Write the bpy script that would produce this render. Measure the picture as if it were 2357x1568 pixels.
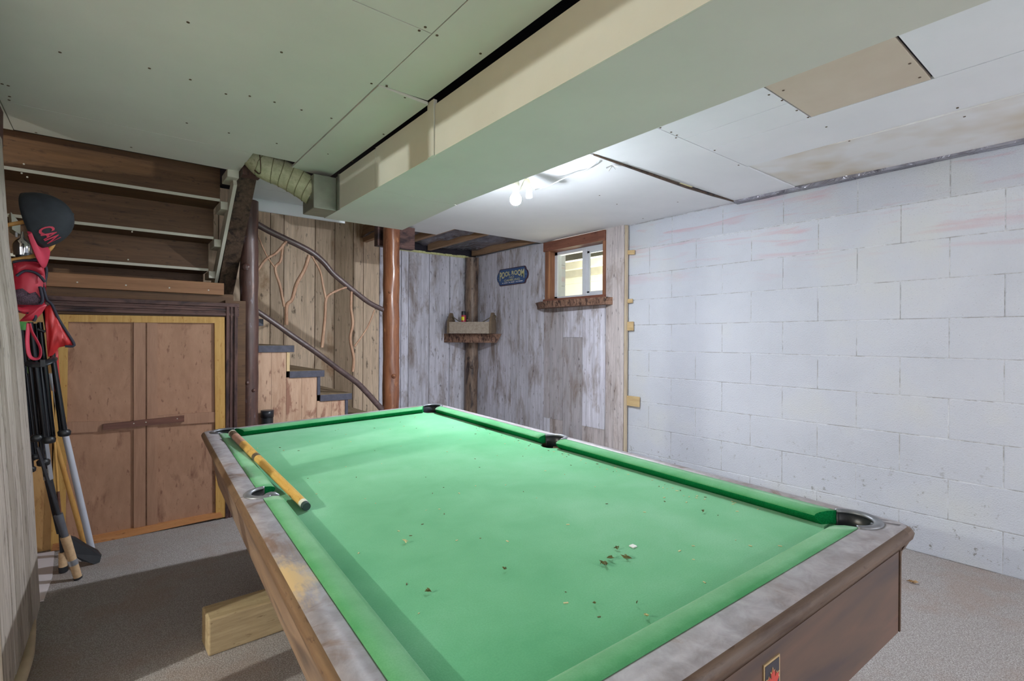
import bpy, bmesh, math, random
from mathutils import Vector, Matrix, noise
random.seed(7)
for o in list(bpy.data.objects): bpy.data.objects.remove(o)
S = bpy.context.scene
COL = S.collection
PI = math.pi

# ------------------------------------------------------------------ camera
FPX, YAW, PIT, ROL = 1173.454, math.radians(38.181), math.radians(-0.0997), math.radians(0.3475)
CAMZ = 1.09
cy, sy = math.cos(YAW), math.sin(YAW)
F0 = Vector((sy, cy, 0)); R0 = Vector((cy, -sy, 0)); U0 = Vector((0, 0, 1))
FW = F0*math.cos(PIT) + U0*math.sin(PIT); U1 = U0*math.cos(PIT) - F0*math.sin(PIT)
RT = R0*math.cos(ROL) + U1*math.sin(ROL); UP = U1*math.cos(ROL) - R0*math.sin(ROL)
cam = bpy.data.objects.new('camera', bpy.data.cameras.new('camera')); COL.objects.link(cam)
cam.data.sensor_width = 36; cam.data.lens = FPX/2357*36; cam.data.clip_start = 0.02
m = Matrix((RT, UP, -FW)).transposed().to_4x4(); m.translation = (0, 0, CAMZ)
cam.matrix_world = m
S.camera = cam

# ------------------------------------------------------------------ world, exposure
S.view_settings.view_transform = 'Standard'; S.view_settings.look = 'None'
S.view_settings.exposure = 0.4; S.view_settings.gamma = 1.0; S.view_settings.use_curve_mapping = False
w = bpy.data.worlds.new('world'); S.world = w; w.use_nodes = True
w.node_tree.nodes['Background'].inputs[0].default_value = (0.92, 0.95, 1.0, 1)
w.node_tree.nodes['Background'].inputs[1].default_value = 2.3

# ------------------------------------------------------------------ lamps
def lamp(name, kind, loc, energy, color, size=0.03, **kw):
    l = bpy.data.lights.new(name, kind); l.energy = energy; l.color = color
    if kind in ('POINT', 'SPOT'): l.shadow_soft_size = size
    for k, v in kw.items(): setattr(l, k, v)
    o = bpy.data.objects.new(name, l); o.location = loc; COL.objects.link(o); return o
# the three bulbs are emissive meshes built further down; their strengths are set here
MAIN_BULB, MAIN_NECK, SIDE_BULB, REAR_FILL = 4300, 60, 5600, 1300
BULB = Vector((1.70, 2.137, 1.845))
COOL = (0.86, 0.92, 1.0)
WARM = (1.0, 0.95, 0.86)
BULB2 = Vector((-2.2, 1.475, 1.80))
FILL_BULB = Vector((2.2, -2.0, 1.84))  # unseen bulb, added as fill for the right side
lamp('crawlspace_fill', 'POINT', (4.3, 3.9, 1.45), 90.0, (1.0, 0.97, 0.86), 0.1)  # unseen lamp added to brighten the blocks outside the window

# ------------------------------------------------------------------ helpers
def ray(x, y): return FW + RT*((x-1178.5)/FPX) - UP*((y-784)/FPX)
def P(x, y, ax, v):
    """point of the room seen at photo position x, y on the plane axis ax = v"""
    r = ray(x, y); vv = v - CAMZ if ax == 2 else v
    p = r*(vv/r[ax]); return Vector((p.x, p.y, p.z + CAMZ))
def lin(c):
    c = c/255.0; return c/12.92 if c <= .04045 else ((c+.055)/1.055)**2.4
def rgb(r, g, b): return (lin(r), lin(g), lin(b), 1)

class NT:
    def __init__(s, name):
        s.m = bpy.data.materials.new(name); s.m.use_nodes = True
        s.t = s.m.node_tree; s.b = s.t.nodes['Principled BSDF']
        s.tc = s.t.nodes.new('ShaderNodeTexCoord'); s.geo = None
    def n(s, k, **kw):
        nd = s.t.nodes.new(k)
        for a, v in kw.items():
            if a.startswith('i_'): nd.inputs[int(a[2:])].default_value = v
            else: setattr(nd, a, v)
        return nd
    def l(s, a, b): s.t.links.new(a, b)
    def map(s, scale=(1, 1, 1), rnd=False, rot=(0, 0, 0)):
        mp = s.n('ShaderNodeMapping'); mp.inputs['Scale'].default_value = scale; mp.inputs['Rotation'].default_value = rot
        s.l(s.tc.outputs['Object'], mp.inputs[0])
        if rnd:
            c = s.n('ShaderNodeVectorMath', operation='SCALE'); c.inputs[0].default_value = (37, 53, 71)
            s.l(s.island(), c.inputs['Scale']); s.l(c.outputs[0], mp.inputs['Location'])
        return mp.outputs[0]
    def island(s):
        if not s.geo: s.geo = s.n('ShaderNodeNewGeometry')
        return s.geo.outputs['Random Per Island']
    def noise(s, vec, scale, detail=4, rough=.55, dist=0):
        nd = s.n('ShaderNodeTexNoise'); nd.inputs['Scale'].default_value = scale
        nd.inputs['Detail'].default_value = detail; nd.inputs['Roughness'].default_value = rough
        nd.inputs['Distortion'].default_value = dist; s.l(vec, nd.inputs['Vector']); return nd.outputs['Fac']
    def ramp(s, fac, stops, mode='LINEAR'):
        r = s.n('ShaderNodeValToRGB'); r.color_ramp.interpolation = mode
        e = r.color_ramp.elements
        while len(e) > 1: e.remove(e[-1])
        e[0].position = stops[0][0]; e[0].color = stops[0][1]
        for p, c in stops[1:]:
            x = e.new(p); x.color = c
        s.l(fac, r.inputs[0]); return r.outputs[0]
    def mix(s, fac, a, b, mode='MIX'):
        x = s.n('ShaderNodeMix', data_type='RGBA', blend_type=mode)
        for sock, v in ((x.inputs[0], fac), (x.inputs[6], a), (x.inputs[7], b)):
            if isinstance(v, (int, float, tuple)): sock.default_value = v
            else: s.l(v, sock)
        return x.outputs[2]
    def bump(s, h, strength=.3, dist=.01):
        bp = s.n('ShaderNodeBump'); bp.inputs['Strength'].default_value = strength; bp.inputs['Distance'].default_value = dist
        s.l(h, bp.inputs['Height']); s.l(bp.outputs[0], s.b.inputs['Normal'])
    def done(s, col, rough=.7, metal=0, spec=None):
        if isinstance(col, tuple): s.b.inputs['Base Color'].default_value = col
        else: s.l(col, s.b.inputs['Base Color'])
        s.b.inputs['Roughness'].default_value = rough; s.b.inputs['Metallic'].default_value = metal
        if spec is not None: s.b.inputs['Specular IOR Level'].default_value = spec
        return s.m
W01 = [(0, (0, 0, 0, 1)), (1, (1, 1, 1, 1))]
def bw(a, b): return [(a, (0, 0, 0, 1)), (b, (1, 1, 1, 1))]

def plain(name, c, rough=.6, metal=0, var=.12, scale=20):
    t = NT(name); f = t.noise(t.map(), scale, 3)
    d = tuple(x*(1-var) for x in c[:3]) + (1,); e = tuple(min(1, x*(1+var)) for x in c[:3]) + (1,)
    return t.done(t.ramp(f, [(.3, d), (.7, e)]), rough, metal)

def wood(name, c1, c2, axis=2, stretch=14, scale=3, stain=None, samt=(.55, .7), sscale=6, tint=None, rough=.7, bumps=.25, knots=None, spec=.3):
    """grained wood; axis = direction of the grain, every separate board gets its own tone"""
    t = NT(name); sc = [stretch]*3; sc[axis] = 1.0
    v = t.map(tuple(sc), True)
    f = t.noise(v, scale, 6, .6, .3); f2 = t.noise(v, scale*4, 4, .7)
    ff = t.mix(.35, f, f2)
    col = t.ramp(ff, [(.3, c1), (.68, c2)])
    if tint:
        tn = t.n('ShaderNodeValToRGB'); e = tn.color_ramp.elements; e[0].color = tint[0]; e[1].color = tint[-1]
        for i, c in enumerate(tint[1:-1]): x = e.new((i+1)/(len(tint)-1)); x.color = c
        tn.color_ramp.interpolation = 'CONSTANT' if len(tint) > 3 else 'LINEAR'
        t.l(t.island(), tn.inputs[0]); col = t.mix(1.0, col, tn.outputs[0], 'MULTIPLY')
    if stain:
        s2 = [3.0]*3; s2[axis] = 1.0
        v2 = t.map(tuple(s2), True); sf = t.noise(v2, sscale, 6, .65, .4)
        sf = t.ramp(sf, bw(*samt)); col = t.mix(sf, col, stain)
        v3 = t.map(tuple(s2), True); sp = t.ramp(t.noise(v3, sscale*5, 4, .6), bw(.62, .70))
        col = t.mix(t.mix(.7, (0, 0, 0, 1), sp), col, knots or stain)
    t.bump(ff, bumps, .004)
    return t.done(col, rough, 0, spec)

class MB:
    """collects shapes (world or local coordinates) and links them as one mesh object"""
    def __init__(s): s.v = []; s.f = []; s.mi = []; s.sm = []
    def add(s, vs, fs, mi=0, smooth=False):
        o = len(s.v); s.v += [Vector(x) for x in vs]
        for f in fs: s.f.append([i+o for i in f]); s.mi.append(mi); s.sm.append(smooth)
        return s
    def box(s, a, b, mi=0, M=None, bev=0):
        x0, y0, z0 = a; x1, y1, z1 = b
        vs = [Vector(p) for p in ((x0,y0,z0),(x1,y0,z0),(x1,y1,z0),(x0,y1,z0),(x0,y0,z1),(x1,y0,z1),(x1,y1,z1),(x0,y1,z1))]
        fs = [(0,3,2,1),(4,5,6,7),(0,1,5,4),(1,2,6,5),(2,3,7,6),(3,0,4,7)]
        if bev:
            bm = bmesh.new(); vv = [bm.verts.new(p) for p in vs]
            for f in fs: bm.faces.new([vv[i] for i in f])
            bmesh.ops.bevel(bm, geom=bm.edges[:], offset=bev, segments=2, affect='EDGES', profile=.5)
            bm.verts.index_update(); vs = [x.co.copy() for x in bm.verts]; fs = [[x.index for x in f.verts] for f in bm.faces]; bm.free()
        if M: vs = [M @ p for p in vs]
        return s.add(vs, fs, mi)
    def hexa(s, p, mi=0):
        """eight corners: bottom four then top four, counter-clockwise"""
        return s.add(p, [(0,3,2,1),(4,5,6,7),(0,1,5,4),(1,2,6,5),(2,3,7,6),(3,0,4,7)], mi)
    def prism(s, poly, d, mi=0):
        """closed outline (list of Vectors) pushed along vector d"""
        n = len(poly); d = Vector(d); vs = [Vector(p) for p in poly] + [Vector(p)+d for p in poly]
        fs = [list(range(n))[::-1], list(range(n, 2*n))] + [[i, (i+1) % n, (i+1) % n+n, i+n] for i in range(n)]
        return s.add(vs, fs, mi)
    def tube(s, pts, rad, seg=10, mi=0, caps=True, bumpy=0, squash=1.0, smooth=True):
        pts = [Vector(p) for p in pts]; n = len(pts)
        if isinstance(rad, (int, float)): rad = [rad]*n
        u = None; rings = []
        for i, p in enumerate(pts):
            d = (pts[min(i+1, n-1)] - pts[max(i-1, 0)]).normalized()
            if u is None:
                u = d.orthogonal().normalized()
            u = (u - d*u.dot(d)).normalized(); w_ = d.cross(u)
            ring = []
            for k in range(seg):
                a = 2*PI*k/seg; r = rad[i]
                if bumpy: r *= 1 + bumpy*noise.noise(Vector((math.cos(a)*1.3+p.x*3, math.sin(a)*1.3+p.y*3, p.z*7)))
                ring.append(p + u*math.cos(a)*r + w_*math.sin(a)*r*squash)
            rings.append(ring)
        vs = [q for r in rings for q in r]; fs = []
        for i in range(n-1):
            for k in range(seg):
                a = i*seg+k; b = i*seg+(k+1) % seg; fs.append((a, b, b+seg, a+seg))
        s.add(vs, fs, mi, smooth)
        if caps:
            s.add(rings[0], [list(range(seg))[::-1]], mi); s.add(rings[-1], [list(range(seg))], mi)
        return s
    def lathe(s, c, axis, prof, seg=20, mi=0, smooth=True):
        """profile = [(distance along axis, radius)]"""
        a = Vector(axis).normalized(); c = Vector(c)
        pts = [c + a*h for h, r in prof]; u = a.orthogonal().normalized(); w_ = a.cross(u)
        vs = []; fs = []
        for (h, r), p in zip(prof, pts):
            for k in range(seg):
                t = 2*PI*k/seg; vs.append(p + (u*math.cos(t) + w_*math.sin(t))*max(r, 1e-4))
        for i in range(len(prof)-1):
            for k in range(seg):
                x = i*seg+k; y = i*seg+(k+1) % seg; fs.append((x, y, y+seg, x+seg))
        s.add(vs, fs, mi, smooth)
        s.add(vs[:seg], [list(range(seg))[::-1]], mi); s.add(vs[-seg:], [list(range(seg))], mi)
        return s
    def build(s, name, mats, parent=None, local=False):
        if not isinstance(mats, (list, tuple)): mats = [mats]
        off = Vector((0, 0, 0))
        if parent is not None and not local:
            q = parent
            while q is not None: off += q.location; q = q.parent
        me = bpy.data.meshes.new(name)
        me.from_pydata([v-off for v in s.v], [], s.f)
        for mt in mats: me.materials.append(mt)
        for p, mi, sm in zip(me.polygons, s.mi, s.sm): p.material_index = mi; p.use_smooth = sm
        bm = bmesh.new(); bm.from_mesh(me)
        bmesh.ops.recalc_face_normals(bm, faces=bm.faces[:]); bm.to_mesh(me); bm.free()
        me.update()
        o = bpy.data.objects.new(name, me); COL.objects.link(o)
        if parent is not None: o.parent = parent
        return o

def tag(o, label=None, cat=None, group=None, kind=None):
    if label: o['label'] = label
    if cat: o['category'] = cat
    if group: o['group'] = group
    if kind: o['kind'] = kind
    return o
def thing(name, loc, label, cat, group=None, kind=None):
    o = bpy.data.objects.new(name, None); o.location = loc; o.empty_display_size = .05; COL.objects.link(o)
    return tag(o, label, cat, group, kind)
def text_mesh(txt, size=1.0, bold=0.0):
    c = bpy.data.curves.new('t', 'FONT'); c.body = txt; c.size = size; c.offset = bold; c.resolution_u = 3; c.fill_mode = 'FRONT'
    o = bpy.data.objects.new('t', c); COL.objects.link(o)
    dg = bpy.context.evaluated_depsgraph_get(); me = bpy.data.meshes.new_from_object(o.evaluated_get(dg))
    vs = [v.co.copy() for v in me.vertices]; fs = [list(p.vertices) for p in me.polygons]
    bpy.data.objects.remove(o); bpy.data.curves.remove(c); bpy.data.meshes.remove(me)
    x0 = min(v.x for v in vs); x1 = max(v.x for v in vs); y0 = min(v.y for v in vs); y1 = max(v.y for v in vs)
    return [Vector(((v.x-x0)/(x1-x0), (v.y-y0)/(y1-y0), 0)) for v in vs], fs, (x1-x0)/(y1-y0)
def spline(pts, n=6):
    pts = [Vector(p) for p in pts]; out = []
    for i in range(len(pts)-1):
        p0 = pts[max(i-1, 0)]; p1 = pts[i]; p2 = pts[i+1]; p3 = pts[min(i+2, len(pts)-1)]
        for k in range(n):
            t = k/n
            out.append(.5*((2*p1) + (p2-p0)*t + (2*p0-5*p1+4*p2-p3)*t*t + (3*p1-p0-3*p2+p3)*t**3))
    out.append(pts[-1]); return out
def lerp(a, b, t): return a+(b-a)*t
def rads(a, b, n): return [lerp(a, b, i/(n-1)) for i in range(n)]

# ------------------------------------------------------------------ materials
def carpet():
    t = NT('grey_loop_carpet'); v = t.map()
    f = t.noise(v, 260, 3, .8); g = t.noise(v, 3.0, 4, .6)
    vo = t.n('ShaderNodeTexVoronoi'); vo.inputs['Scale'].default_value = 210; t.l(v, vo.inputs['Vector'])
    c = t.ramp(f, [(.32, rgb(104, 98, 94)), (.5, rgb(168, 162, 160)), (.68, rgb(224, 220, 220))])
    c = t.mix(.5, c, t.ramp(vo.outputs['Distance'], [(0, rgb(200, 196, 196)), (.6, rgb(118, 110, 106))]))
    c = t.mix(t.mix(.35, (0, 0, 0, 1), t.ramp(g, bw(.5, .62))), c, rgb(150, 128, 116))
    t.bump(t.mix(.5, f, vo.outputs['Distance']), .6, .004); return t.done(c, .95, 0, .1)
M_CARPET = carpet()

def drywall(name, c, c2, spots=.15, seed=0, bump=.12, stain=None, sa=(.5, .8)):
    t = NT(name); v = t.map(); f = t.noise(v, 1.6, 5, .6); g = t.noise(v, 60, 3, .6)
    col = t.ramp(f, [(.3, c), (.7, c2)])
    if stain: col = t.mix(t.ramp(t.noise(v, 2.2, 3), bw(*sa)), col, stain)
    sp = t.ramp(t.noise(t.map((1, 1, 1), False, (.3, .2, 0)), 34, 5, .7), bw(.70, .76))
    col = t.mix(t.mix(spots, (0, 0, 0, 1), sp), col, rgb(90, 84, 74))
    t.bump(g, bump, .003); return t.done(col, .85, 0, .2)
M_GREEN = drywall('green_board', rgb(212, 210, 204), rgb(222, 220, 214))
M_WHITE = drywall('white_ceiling_board', rgb(226, 228, 232), rgb(236, 237, 241), .1)
M_TAN = drywall('tan_board', rgb(196, 180, 160), rgb(212, 200, 184), .2)
M_STAINED = drywall('stained_white_board', rgb(226, 226, 226), rgb(234, 234, 236), .1, stain=rgb(208, 196, 178), sa=(.46, .70))
M_BEIGE = drywall('raw_board_edge', rgb(212, 210, 198), rgb(226, 225, 215), .6)
M_DARKGAP = plain('dark_gap_backing', rgb(44, 40, 50), .9)  # near-black backing colour stands in for shade in the board gaps

def blockmat():
    t = NT('white_painted_block'); v = t.map(); pores = t.noise(v, 140, 4, .75); big = t.noise(v, 1.3, 4, .6)
    col = t.ramp(big, [(.3, rgb(196, 200, 210)), (.7, rgb(211, 215, 225))])
    sx = t.n('ShaderNodeSeparateXYZ'); t.l(t.tc.outputs['Object'], sx.inputs[0])
    up = t.n('ShaderNodeMapRange'); up.inputs[1].default_value = 1.40; up.inputs[2].default_value = 1.78; t.l(sx.outputs[2], up.inputs[0])
    sm = t.ramp(t.noise(t.map((1, 1.0, 9)), 1.7, 4, .6, .6), bw(.54, .68))
    pk = t.n('ShaderNodeMath', operation='MULTIPLY'); t.l(sm, pk.inputs[0]); t.l(up.outputs[0], pk.inputs[1])
    pk2 = t.n('ShaderNodeMath', operation='MULTIPLY'); t.l(pk.outputs[0], pk2.inputs[0]); pk2.inputs[1].default_value = .6
    col = t.mix(pk2.outputs[0], col, rgb(206, 166, 178))
    ye = t.ramp(t.noise(v, 2.6, 3, .5), bw(.54, .75)); ye = t.mix(.3, (0, 0, 0, 1), ye)
    col = t.mix(ye, col, rgb(206, 206, 190))
    lo = t.n('ShaderNodeMapRange'); lo.inputs[1].default_value = .62; lo.inputs[2].default_value = .0; t.l(sx.outputs[2], lo.inputs[0])
    di = t.ramp(t.noise(v, 26, 6, .75), bw(.60, .66)); dm = t.n('ShaderNodeMath', operation='MULTIPLY'); t.l(di, dm.inputs[0]); t.l(lo.outputs[0], dm.inputs[1])
    col = t.mix(dm.outputs[0], col, rgb(120, 116, 112))
    col = t.mix(t.ramp(pores, bw(.62, .70)), col, rgb(168, 170, 178))
    t.bump(pores, .8, .007); return t.done(col, .75, 0, .3)
M_BLOCK = blockmat()
def mortar():
    t = NT('mortar_joint'); v = t.map(); f = t.ramp(t.noise(v, 9, 5, .8), bw(.44, .58))
    return t.done(t.mix(f, rgb(206, 209, 216), rgb(160, 160, 162)), .9)
M_MORTAR = mortar()
GREY_TINT = ((.70, .67, .66, 1), (1.0, 1.0, 1.04, 1), (.82, .75, .70, 1), (1.08, 1.08, 1.13, 1), (.74, .70, .69, 1), (.96, .96, 1.0, 1), (.94, .86, .81, 1))
M_BARNGREY = wood('weathered_grey_boards', rgb(172, 171, 177), rgb(232, 231, 238), 2, 18, 2.4, rgb(134, 118, 108), (.50, .72), 2.8, GREY_TINT, .8, .5, rgb(62, 54, 54))
M_BARNTAN = wood('weathered_tan_boards', rgb(182, 162, 138), rgb(238, 218, 194), 2, 18, 2.4, rgb(158, 124, 92), (.56, .72), 2.0, ((.88, .84, .78, 1), (1.04, 1.0, .96, 1), (.82, .78, .74, 1), (1.08, 1.02, .95, 1), (.76, .70, .66, 1), (.96, .92, .9, 1), (.72, .66, .62, 1)), .8, .5, rgb(60, 46, 38))
M_LEFTWALL = wood('grey_barn_planks', rgb(140, 130, 120), rgb(206, 198, 190), 2, 16, 3, rgb(84, 70, 58), (.60, .74), 3, ((.78, .75, .71, 1), (1.0, .98, .96, 1), (.88, .85, .81, 1), (1.06, 1.04, 1.02, 1)), .85, .6, rgb(70, 60, 50))
M_PINE = wood('pale_pine', rgb(196, 164, 116), rgb(226, 200, 158), 2, 10, 4, None, rough=.6)
M_PINEX = wood('pale_pine_cross', rgb(170, 144, 104), rgb(200, 176, 134), 1, 10, 4, None, rough=.6)
M_PINEPALE = wood('pale_board_edge', rgb(168, 152, 130), rgb(198, 184, 162), 2, 10, 4, rough=.8)
M_YELLOW = wood('varnished_yellow_pine', rgb(166, 124, 60), rgb(196, 156, 90), 2, 12, 4, rgb(150, 96, 40), (.62, .75), 6, rough=.45)
M_YELLOWX = wood('orange_pine_rail', rgb(170, 112, 66), rgb(196, 140, 92), 0, 12, 4, rgb(96, 58, 46), (.64, .72), 3, rough=.5)
M_DOOR = wood('brown_plywood_door', rgb(146, 110, 88), rgb(174, 136, 112), 2, 2.4, 4, rgb(112, 76, 60), (.55, .72), 4, ((.94, .93, .92, 1), (1.04, 1.02, 1.0, 1)), .6, .1)
M_BATTEN = wood('brown_door_batten', rgb(138, 102, 82), rgb(168, 130, 106), 2, 10, 3, rough=.5)
M_LATCH = wood('dark_red_latch_bar', rgb(84, 52, 44), rgb(120, 80, 66), 0, 14, 4, rough=.4)
M_TRIMDARK = wood('dark_stained_trim', rgb(62, 44, 42), rgb(110, 80, 74), 0, 20, 4, rgb(46, 32, 34), (.5, .62), 4, rough=.55)
M_TRIMDARKZ = wood('dark_stained_trim_upright', rgb(62, 44, 42), rgb(106, 76, 70), 2, 20, 4, rgb(46, 32, 34), (.5, .62), 4, rough=.55)
M_STAIR = wood('dark_brown_riser_ply', rgb(72, 50, 32), rgb(106, 76, 50), 0, 16, 2.2, rgb(56, 38, 26), (.6, .75), 4, ((.9, .9, .9, 1), (1.05, 1.03, 1, 1)), .5, .15)
M_STAIRLIT = wood('lit_brown_ledger', rgb(120, 82, 54), rgb(150, 108, 76), 0, 16, 2.4, rough=.5)  # lighter stair brown: light on the forward board is put into the colour
M_STRING = wood('rough_dark_stringer', rgb(60, 46, 38), rgb(104, 84, 70), 2, 20, 3, rgb(40, 32, 30), (.5, .64), 5, rough=.6, bumps=.6)
M_EDGEWHITE = drywall('white_painted_edge', rgb(188, 184, 168), rgb(204, 200, 186), .8)
M_LOGDARK = wood('dark_peeled_log', rgb(56, 38, 36), rgb(104, 74, 66), 2, 7, 2.6, rgb(148, 100, 76), (.60, .72), 3.0, rough=.38, bumps=.7, knots=rgb(120, 110, 118), spec=.6)
M_LOGRED = wood('varnished_red_brown_log', rgb(98, 56, 40), rgb(152, 100, 68), 2, 9, 2.4, rgb(74, 40, 30), (.52, .68), 2.0, rough=.25, bumps=.35, knots=rgb(190, 130, 84), spec=.7)
M_LOGCORNER = wood('rough_corner_log', rgb(84, 68, 60), rgb(158, 134, 114), 2, 6, 3.5, rgb(54, 42, 40), (.5, .62), 4, rough=.45, bumps=.8, spec=.5)
M_BRANCH = wood('dark_branch_rail', rgb(60, 46, 46), rgb(104, 84, 82), 0, 4, 7, rough=.35, bumps=.4, spec=.6)
M_TWIG = wood('peeled_twig', rgb(140, 98, 74), rgb(196, 160, 132), 2, 6, 8, rgb(116, 76, 60), (.6, .72), 10, rough=.4, bumps=.3)
M_CEDAR = wood('cedar_skirt_boards', rgb(176, 138, 112), rgb(216, 184, 158), 2, 9, 2.2, rgb(158, 116, 96), (.56, .62), 3.2, ((.94, .92, .9, 1), (1.04, 1.04, 1.04, 1)), .6, .15, rgb(120, 84, 70))
M_TREADTOP = wood('worn_plywood_tread', rgb(134, 114, 88), rgb(172, 150, 122), 1, 10, 3, rough=.8)
M_TREADEDGE = plain('slate_painted_edge', rgb(76, 76, 90), .6, 0, .25, 30)
M_LIVE = wood('live_edge_bark', rgb(92, 68, 58), rgb(158, 124, 104), 2, 1.5, 12, rgb(62, 44, 40), (.5, .6), 16, rough=.7, bumps=1.0, knots=rgb(186, 160, 140))
M_REDFRAME = wood('red_brown_window_wood', rgb(104, 64, 54), rgb(140, 94, 76), 1, 12, 3, rgb(78, 46, 44), (.56, .7), 3, rough=.5)
M_REDFRAMEZ = wood('red_brown_window_jamb', rgb(114, 74, 58), rgb(160, 114, 84), 2, 12, 3, rough=.5)
M_VINYL = plain('white_vinyl', rgb(226, 232, 240), .35, 0, .03)
M_SILVER = None
def glass():
    t = NT('window_glass'); t.b.inputs['Transmission Weight'].default_value = 1.0; t.b.inputs['IOR'].default_value = 1.02
    t.b.inputs['Base Color'].default_value = (.96, .98, .98, 1); t.b.inputs['Roughness'].default_value = 0.0; return t.m
M_GLASS = glass()
def foil():
    t = NT('vapour_barrier_plastic'); v = t.map((2, 1, 1)); f = t.noise(v, 7, 4, .6, 1.2)
    t.bump(f, 1.0, .05); return t.done(t.ramp(f, [(.35, rgb(104, 102, 112)), (.65, rgb(160, 160, 172))]), .22, .25)
M_FOIL = foil()
M_JOIST = wood('rough_joist', rgb(140, 108, 84), rgb(178, 146, 116), 1, 14, 3, rough=.8)
M_FOAM = plain('yellow_foam', rgb(206, 206, 150), .8, 0, .1, 30)
def duct():
    t = NT('cream_fabric_duct'); v = t.map(); f = t.noise(t.map((1, 1, 1)), 30, 5, .7)
    col = t.ramp(f, [(.35, rgb(162, 160, 128)), (.65, rgb(190, 188, 156))])
    col = t.mix(t.ramp(t.noise(v, 14, 5, .7), bw(.58, .72)), col, rgb(112, 104, 80))
    t.bump(f, .6, .006); return t.done(col, .6)
M_DUCT = duct()
M_TIN = plain('dull_galvanised_tin', rgb(150, 152, 140), .45, .5, .15, 12)
def crumple():
    t = NT('crumpled_foil_tape'); v = t.map(); f = t.noise(v, 40, 3, .6, 1)
    t.bump(f, 1, .01); c = t.ramp(t.noise(v, 18, 2), [(.42, rgb(150, 152, 140)), (.5, rgb(190, 160, 146)), (.58, rgb(120, 200, 160)), (.66, rgb(170, 176, 168))])
    return t.done(c, .25, .5)
M_CRUMP = crumple()
M_CHAINL = plain('duct_wire_seam', rgb(126, 122, 92), .6)
M_CHAIN = plain('rusty_strap', rgb(96, 78, 62), .6, .4)

def felt():
    t = NT('green_pool_felt'); v = t.map(); f = t.noise(v, 300, 2, .8); g = t.noise(v, 1.7, 3, .5, .5); h = t.noise(v, 7, 4, .6, .3)
    c = t.ramp(t.mix(.35, g, h), [(.30, rgb(64, 150, 98)), (.50, rgb(92, 168, 120)), (.70, rgb(116, 180, 140))])
    c = t.mix(t.mix(.25, (0, 0, 0, 1), t.ramp(f, bw(.4, .6))), c, rgb(60, 140, 90))
    t.bump(f, .35, .001); t.b.inputs['Sheen Weight'].default_value = .25; return t.done(c, .95, 0, .05)
M_FELT = felt()
def felt2():
    t = NT('green_cushion_felt'); v = t.map(); f = t.noise(v, 320, 2, .8); g = t.noise(v, 7, 4, .6)
    c = t.ramp(g, [(.35, rgb(72, 148, 94)), (.65, rgb(102, 166, 120))])
    c = t.mix(t.mix(.25, (0, 0, 0, 1), t.ramp(f, bw(.4, .6))), c, rgb(60, 140, 80))
    t.bump(f, .35, .001); t.b.inputs['Sheen Weight'].default_value = .25; return t.done(c, .95, 0, .05)
M_CUSH = felt2()
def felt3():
    t = NT('shaded_green_cushion_face'); v = t.map(); f = t.noise(v, 320, 2, .8)
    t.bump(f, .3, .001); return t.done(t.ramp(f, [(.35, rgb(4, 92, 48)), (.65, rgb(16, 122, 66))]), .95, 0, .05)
M_CUSHFACE = felt3()  # shade on the faces turned from the bulb is put into this green
def dusty():
    t = NT('dusty_rail_laminate'); v = t.map()
    f = t.noise(v, 5.5, 6, .62, 1.2); f2 = t.noise(v, 24, 5, .65, .5)
    base = t.ramp(t.noise(t.map((12, 1.4, 12)), 3, 5), [(.3, rgb(86, 64, 54)), (.7, rgb(126, 98, 80))])
    dust = t.ramp(f, [(.34, (.16, .16, .16, 1)), (.43, (.74, .74, .74, 1)), (.6, (.93, .93, .93, 1))])
    c = t.mix(dust, base, t.ramp(f2, [(.35, rgb(134, 129, 133)), (.65, rgb(166, 162, 168))]))
    sx = t.n('ShaderNodeSeparateXYZ'); t.l(v, sx.inputs[0])
    # worn tan patch rubbed bare on the left long rail
    dm = t.n('ShaderNodeVectorMath', operation='DISTANCE'); mp = t.map((1, .55, 0)); t.l(mp, dm.inputs[0]); dm.inputs[1].default_value = (-.585, -.30, 0)
    nz = t.n('ShaderNodeMath', operation='MULTIPLY_ADD'); t.l(t.noise(t.map((3, 1, 1)), 22, 5, .7), nz.inputs[0]); nz.inputs[1].default_value = .11; t.l(dm.outputs['Value'], nz.inputs[2])
    c = t.mix(t.ramp(nz.outputs[0], [(.075, (1, 1, 1, 1)), (.115, (0, 0, 0, 1))]), c, rgb(196, 168, 124))
    t.bump(f2, .1, .002); return t.done(c, .5, 0, .4)
M_RAILTOP = dusty()
M_RAILSIDE = wood('brown_rail_edge', rgb(84, 64, 48), rgb(122, 98, 74), 1, 14, 3, rgb(64, 44, 34), (.56, .7), 5, rough=.4)
M_RAILSIDEX = wood('brown_rail_edge_end', rgb(74, 58, 48), rgb(104, 84, 70), 0, 14, 3, rgb(64, 44, 34), (.56, .7), 5, rough=.4)
def walnut(name, axis, cs):
    t = NT(name); sc = [5.0]*3; sc[axis] = .9; v = t.map(tuple(sc), False, (0, .12, 0) if axis == 0 else (-.10, 0, 0))
    f = t.noise(v, 2.2, 3, .5, .6); g = t.noise(t.map(tuple(5*x for x in sc)), 3, 4, .6)
    c = t.ramp(f, [(.32, cs[0]), (.44, cs[1]), (.56, cs[2]), (.68, cs[0])]); c = t.mix(.18, c, t.ramp(g, [(.3, cs[0]), (.7, cs[2])]))
    return t.done(c, .42, 0, .4)
M_WALNUTX = walnut('walnut_laminate_end', 0, (rgb(70, 60, 60), rgb(92, 74, 64), rgb(108, 82, 70)))
M_WALNUTY = walnut('walnut_laminate_side', 1, (rgb(84, 72, 66), rgb(122, 102, 86), rgb(146, 122, 100)))
M_BLACK = plain('black_plastic', rgb(34, 36, 40), .4, 0, .2)
M_POCKET = plain('dark_grey_pocket_rubber', rgb(38, 41, 46), .35, .1, .2)
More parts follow.
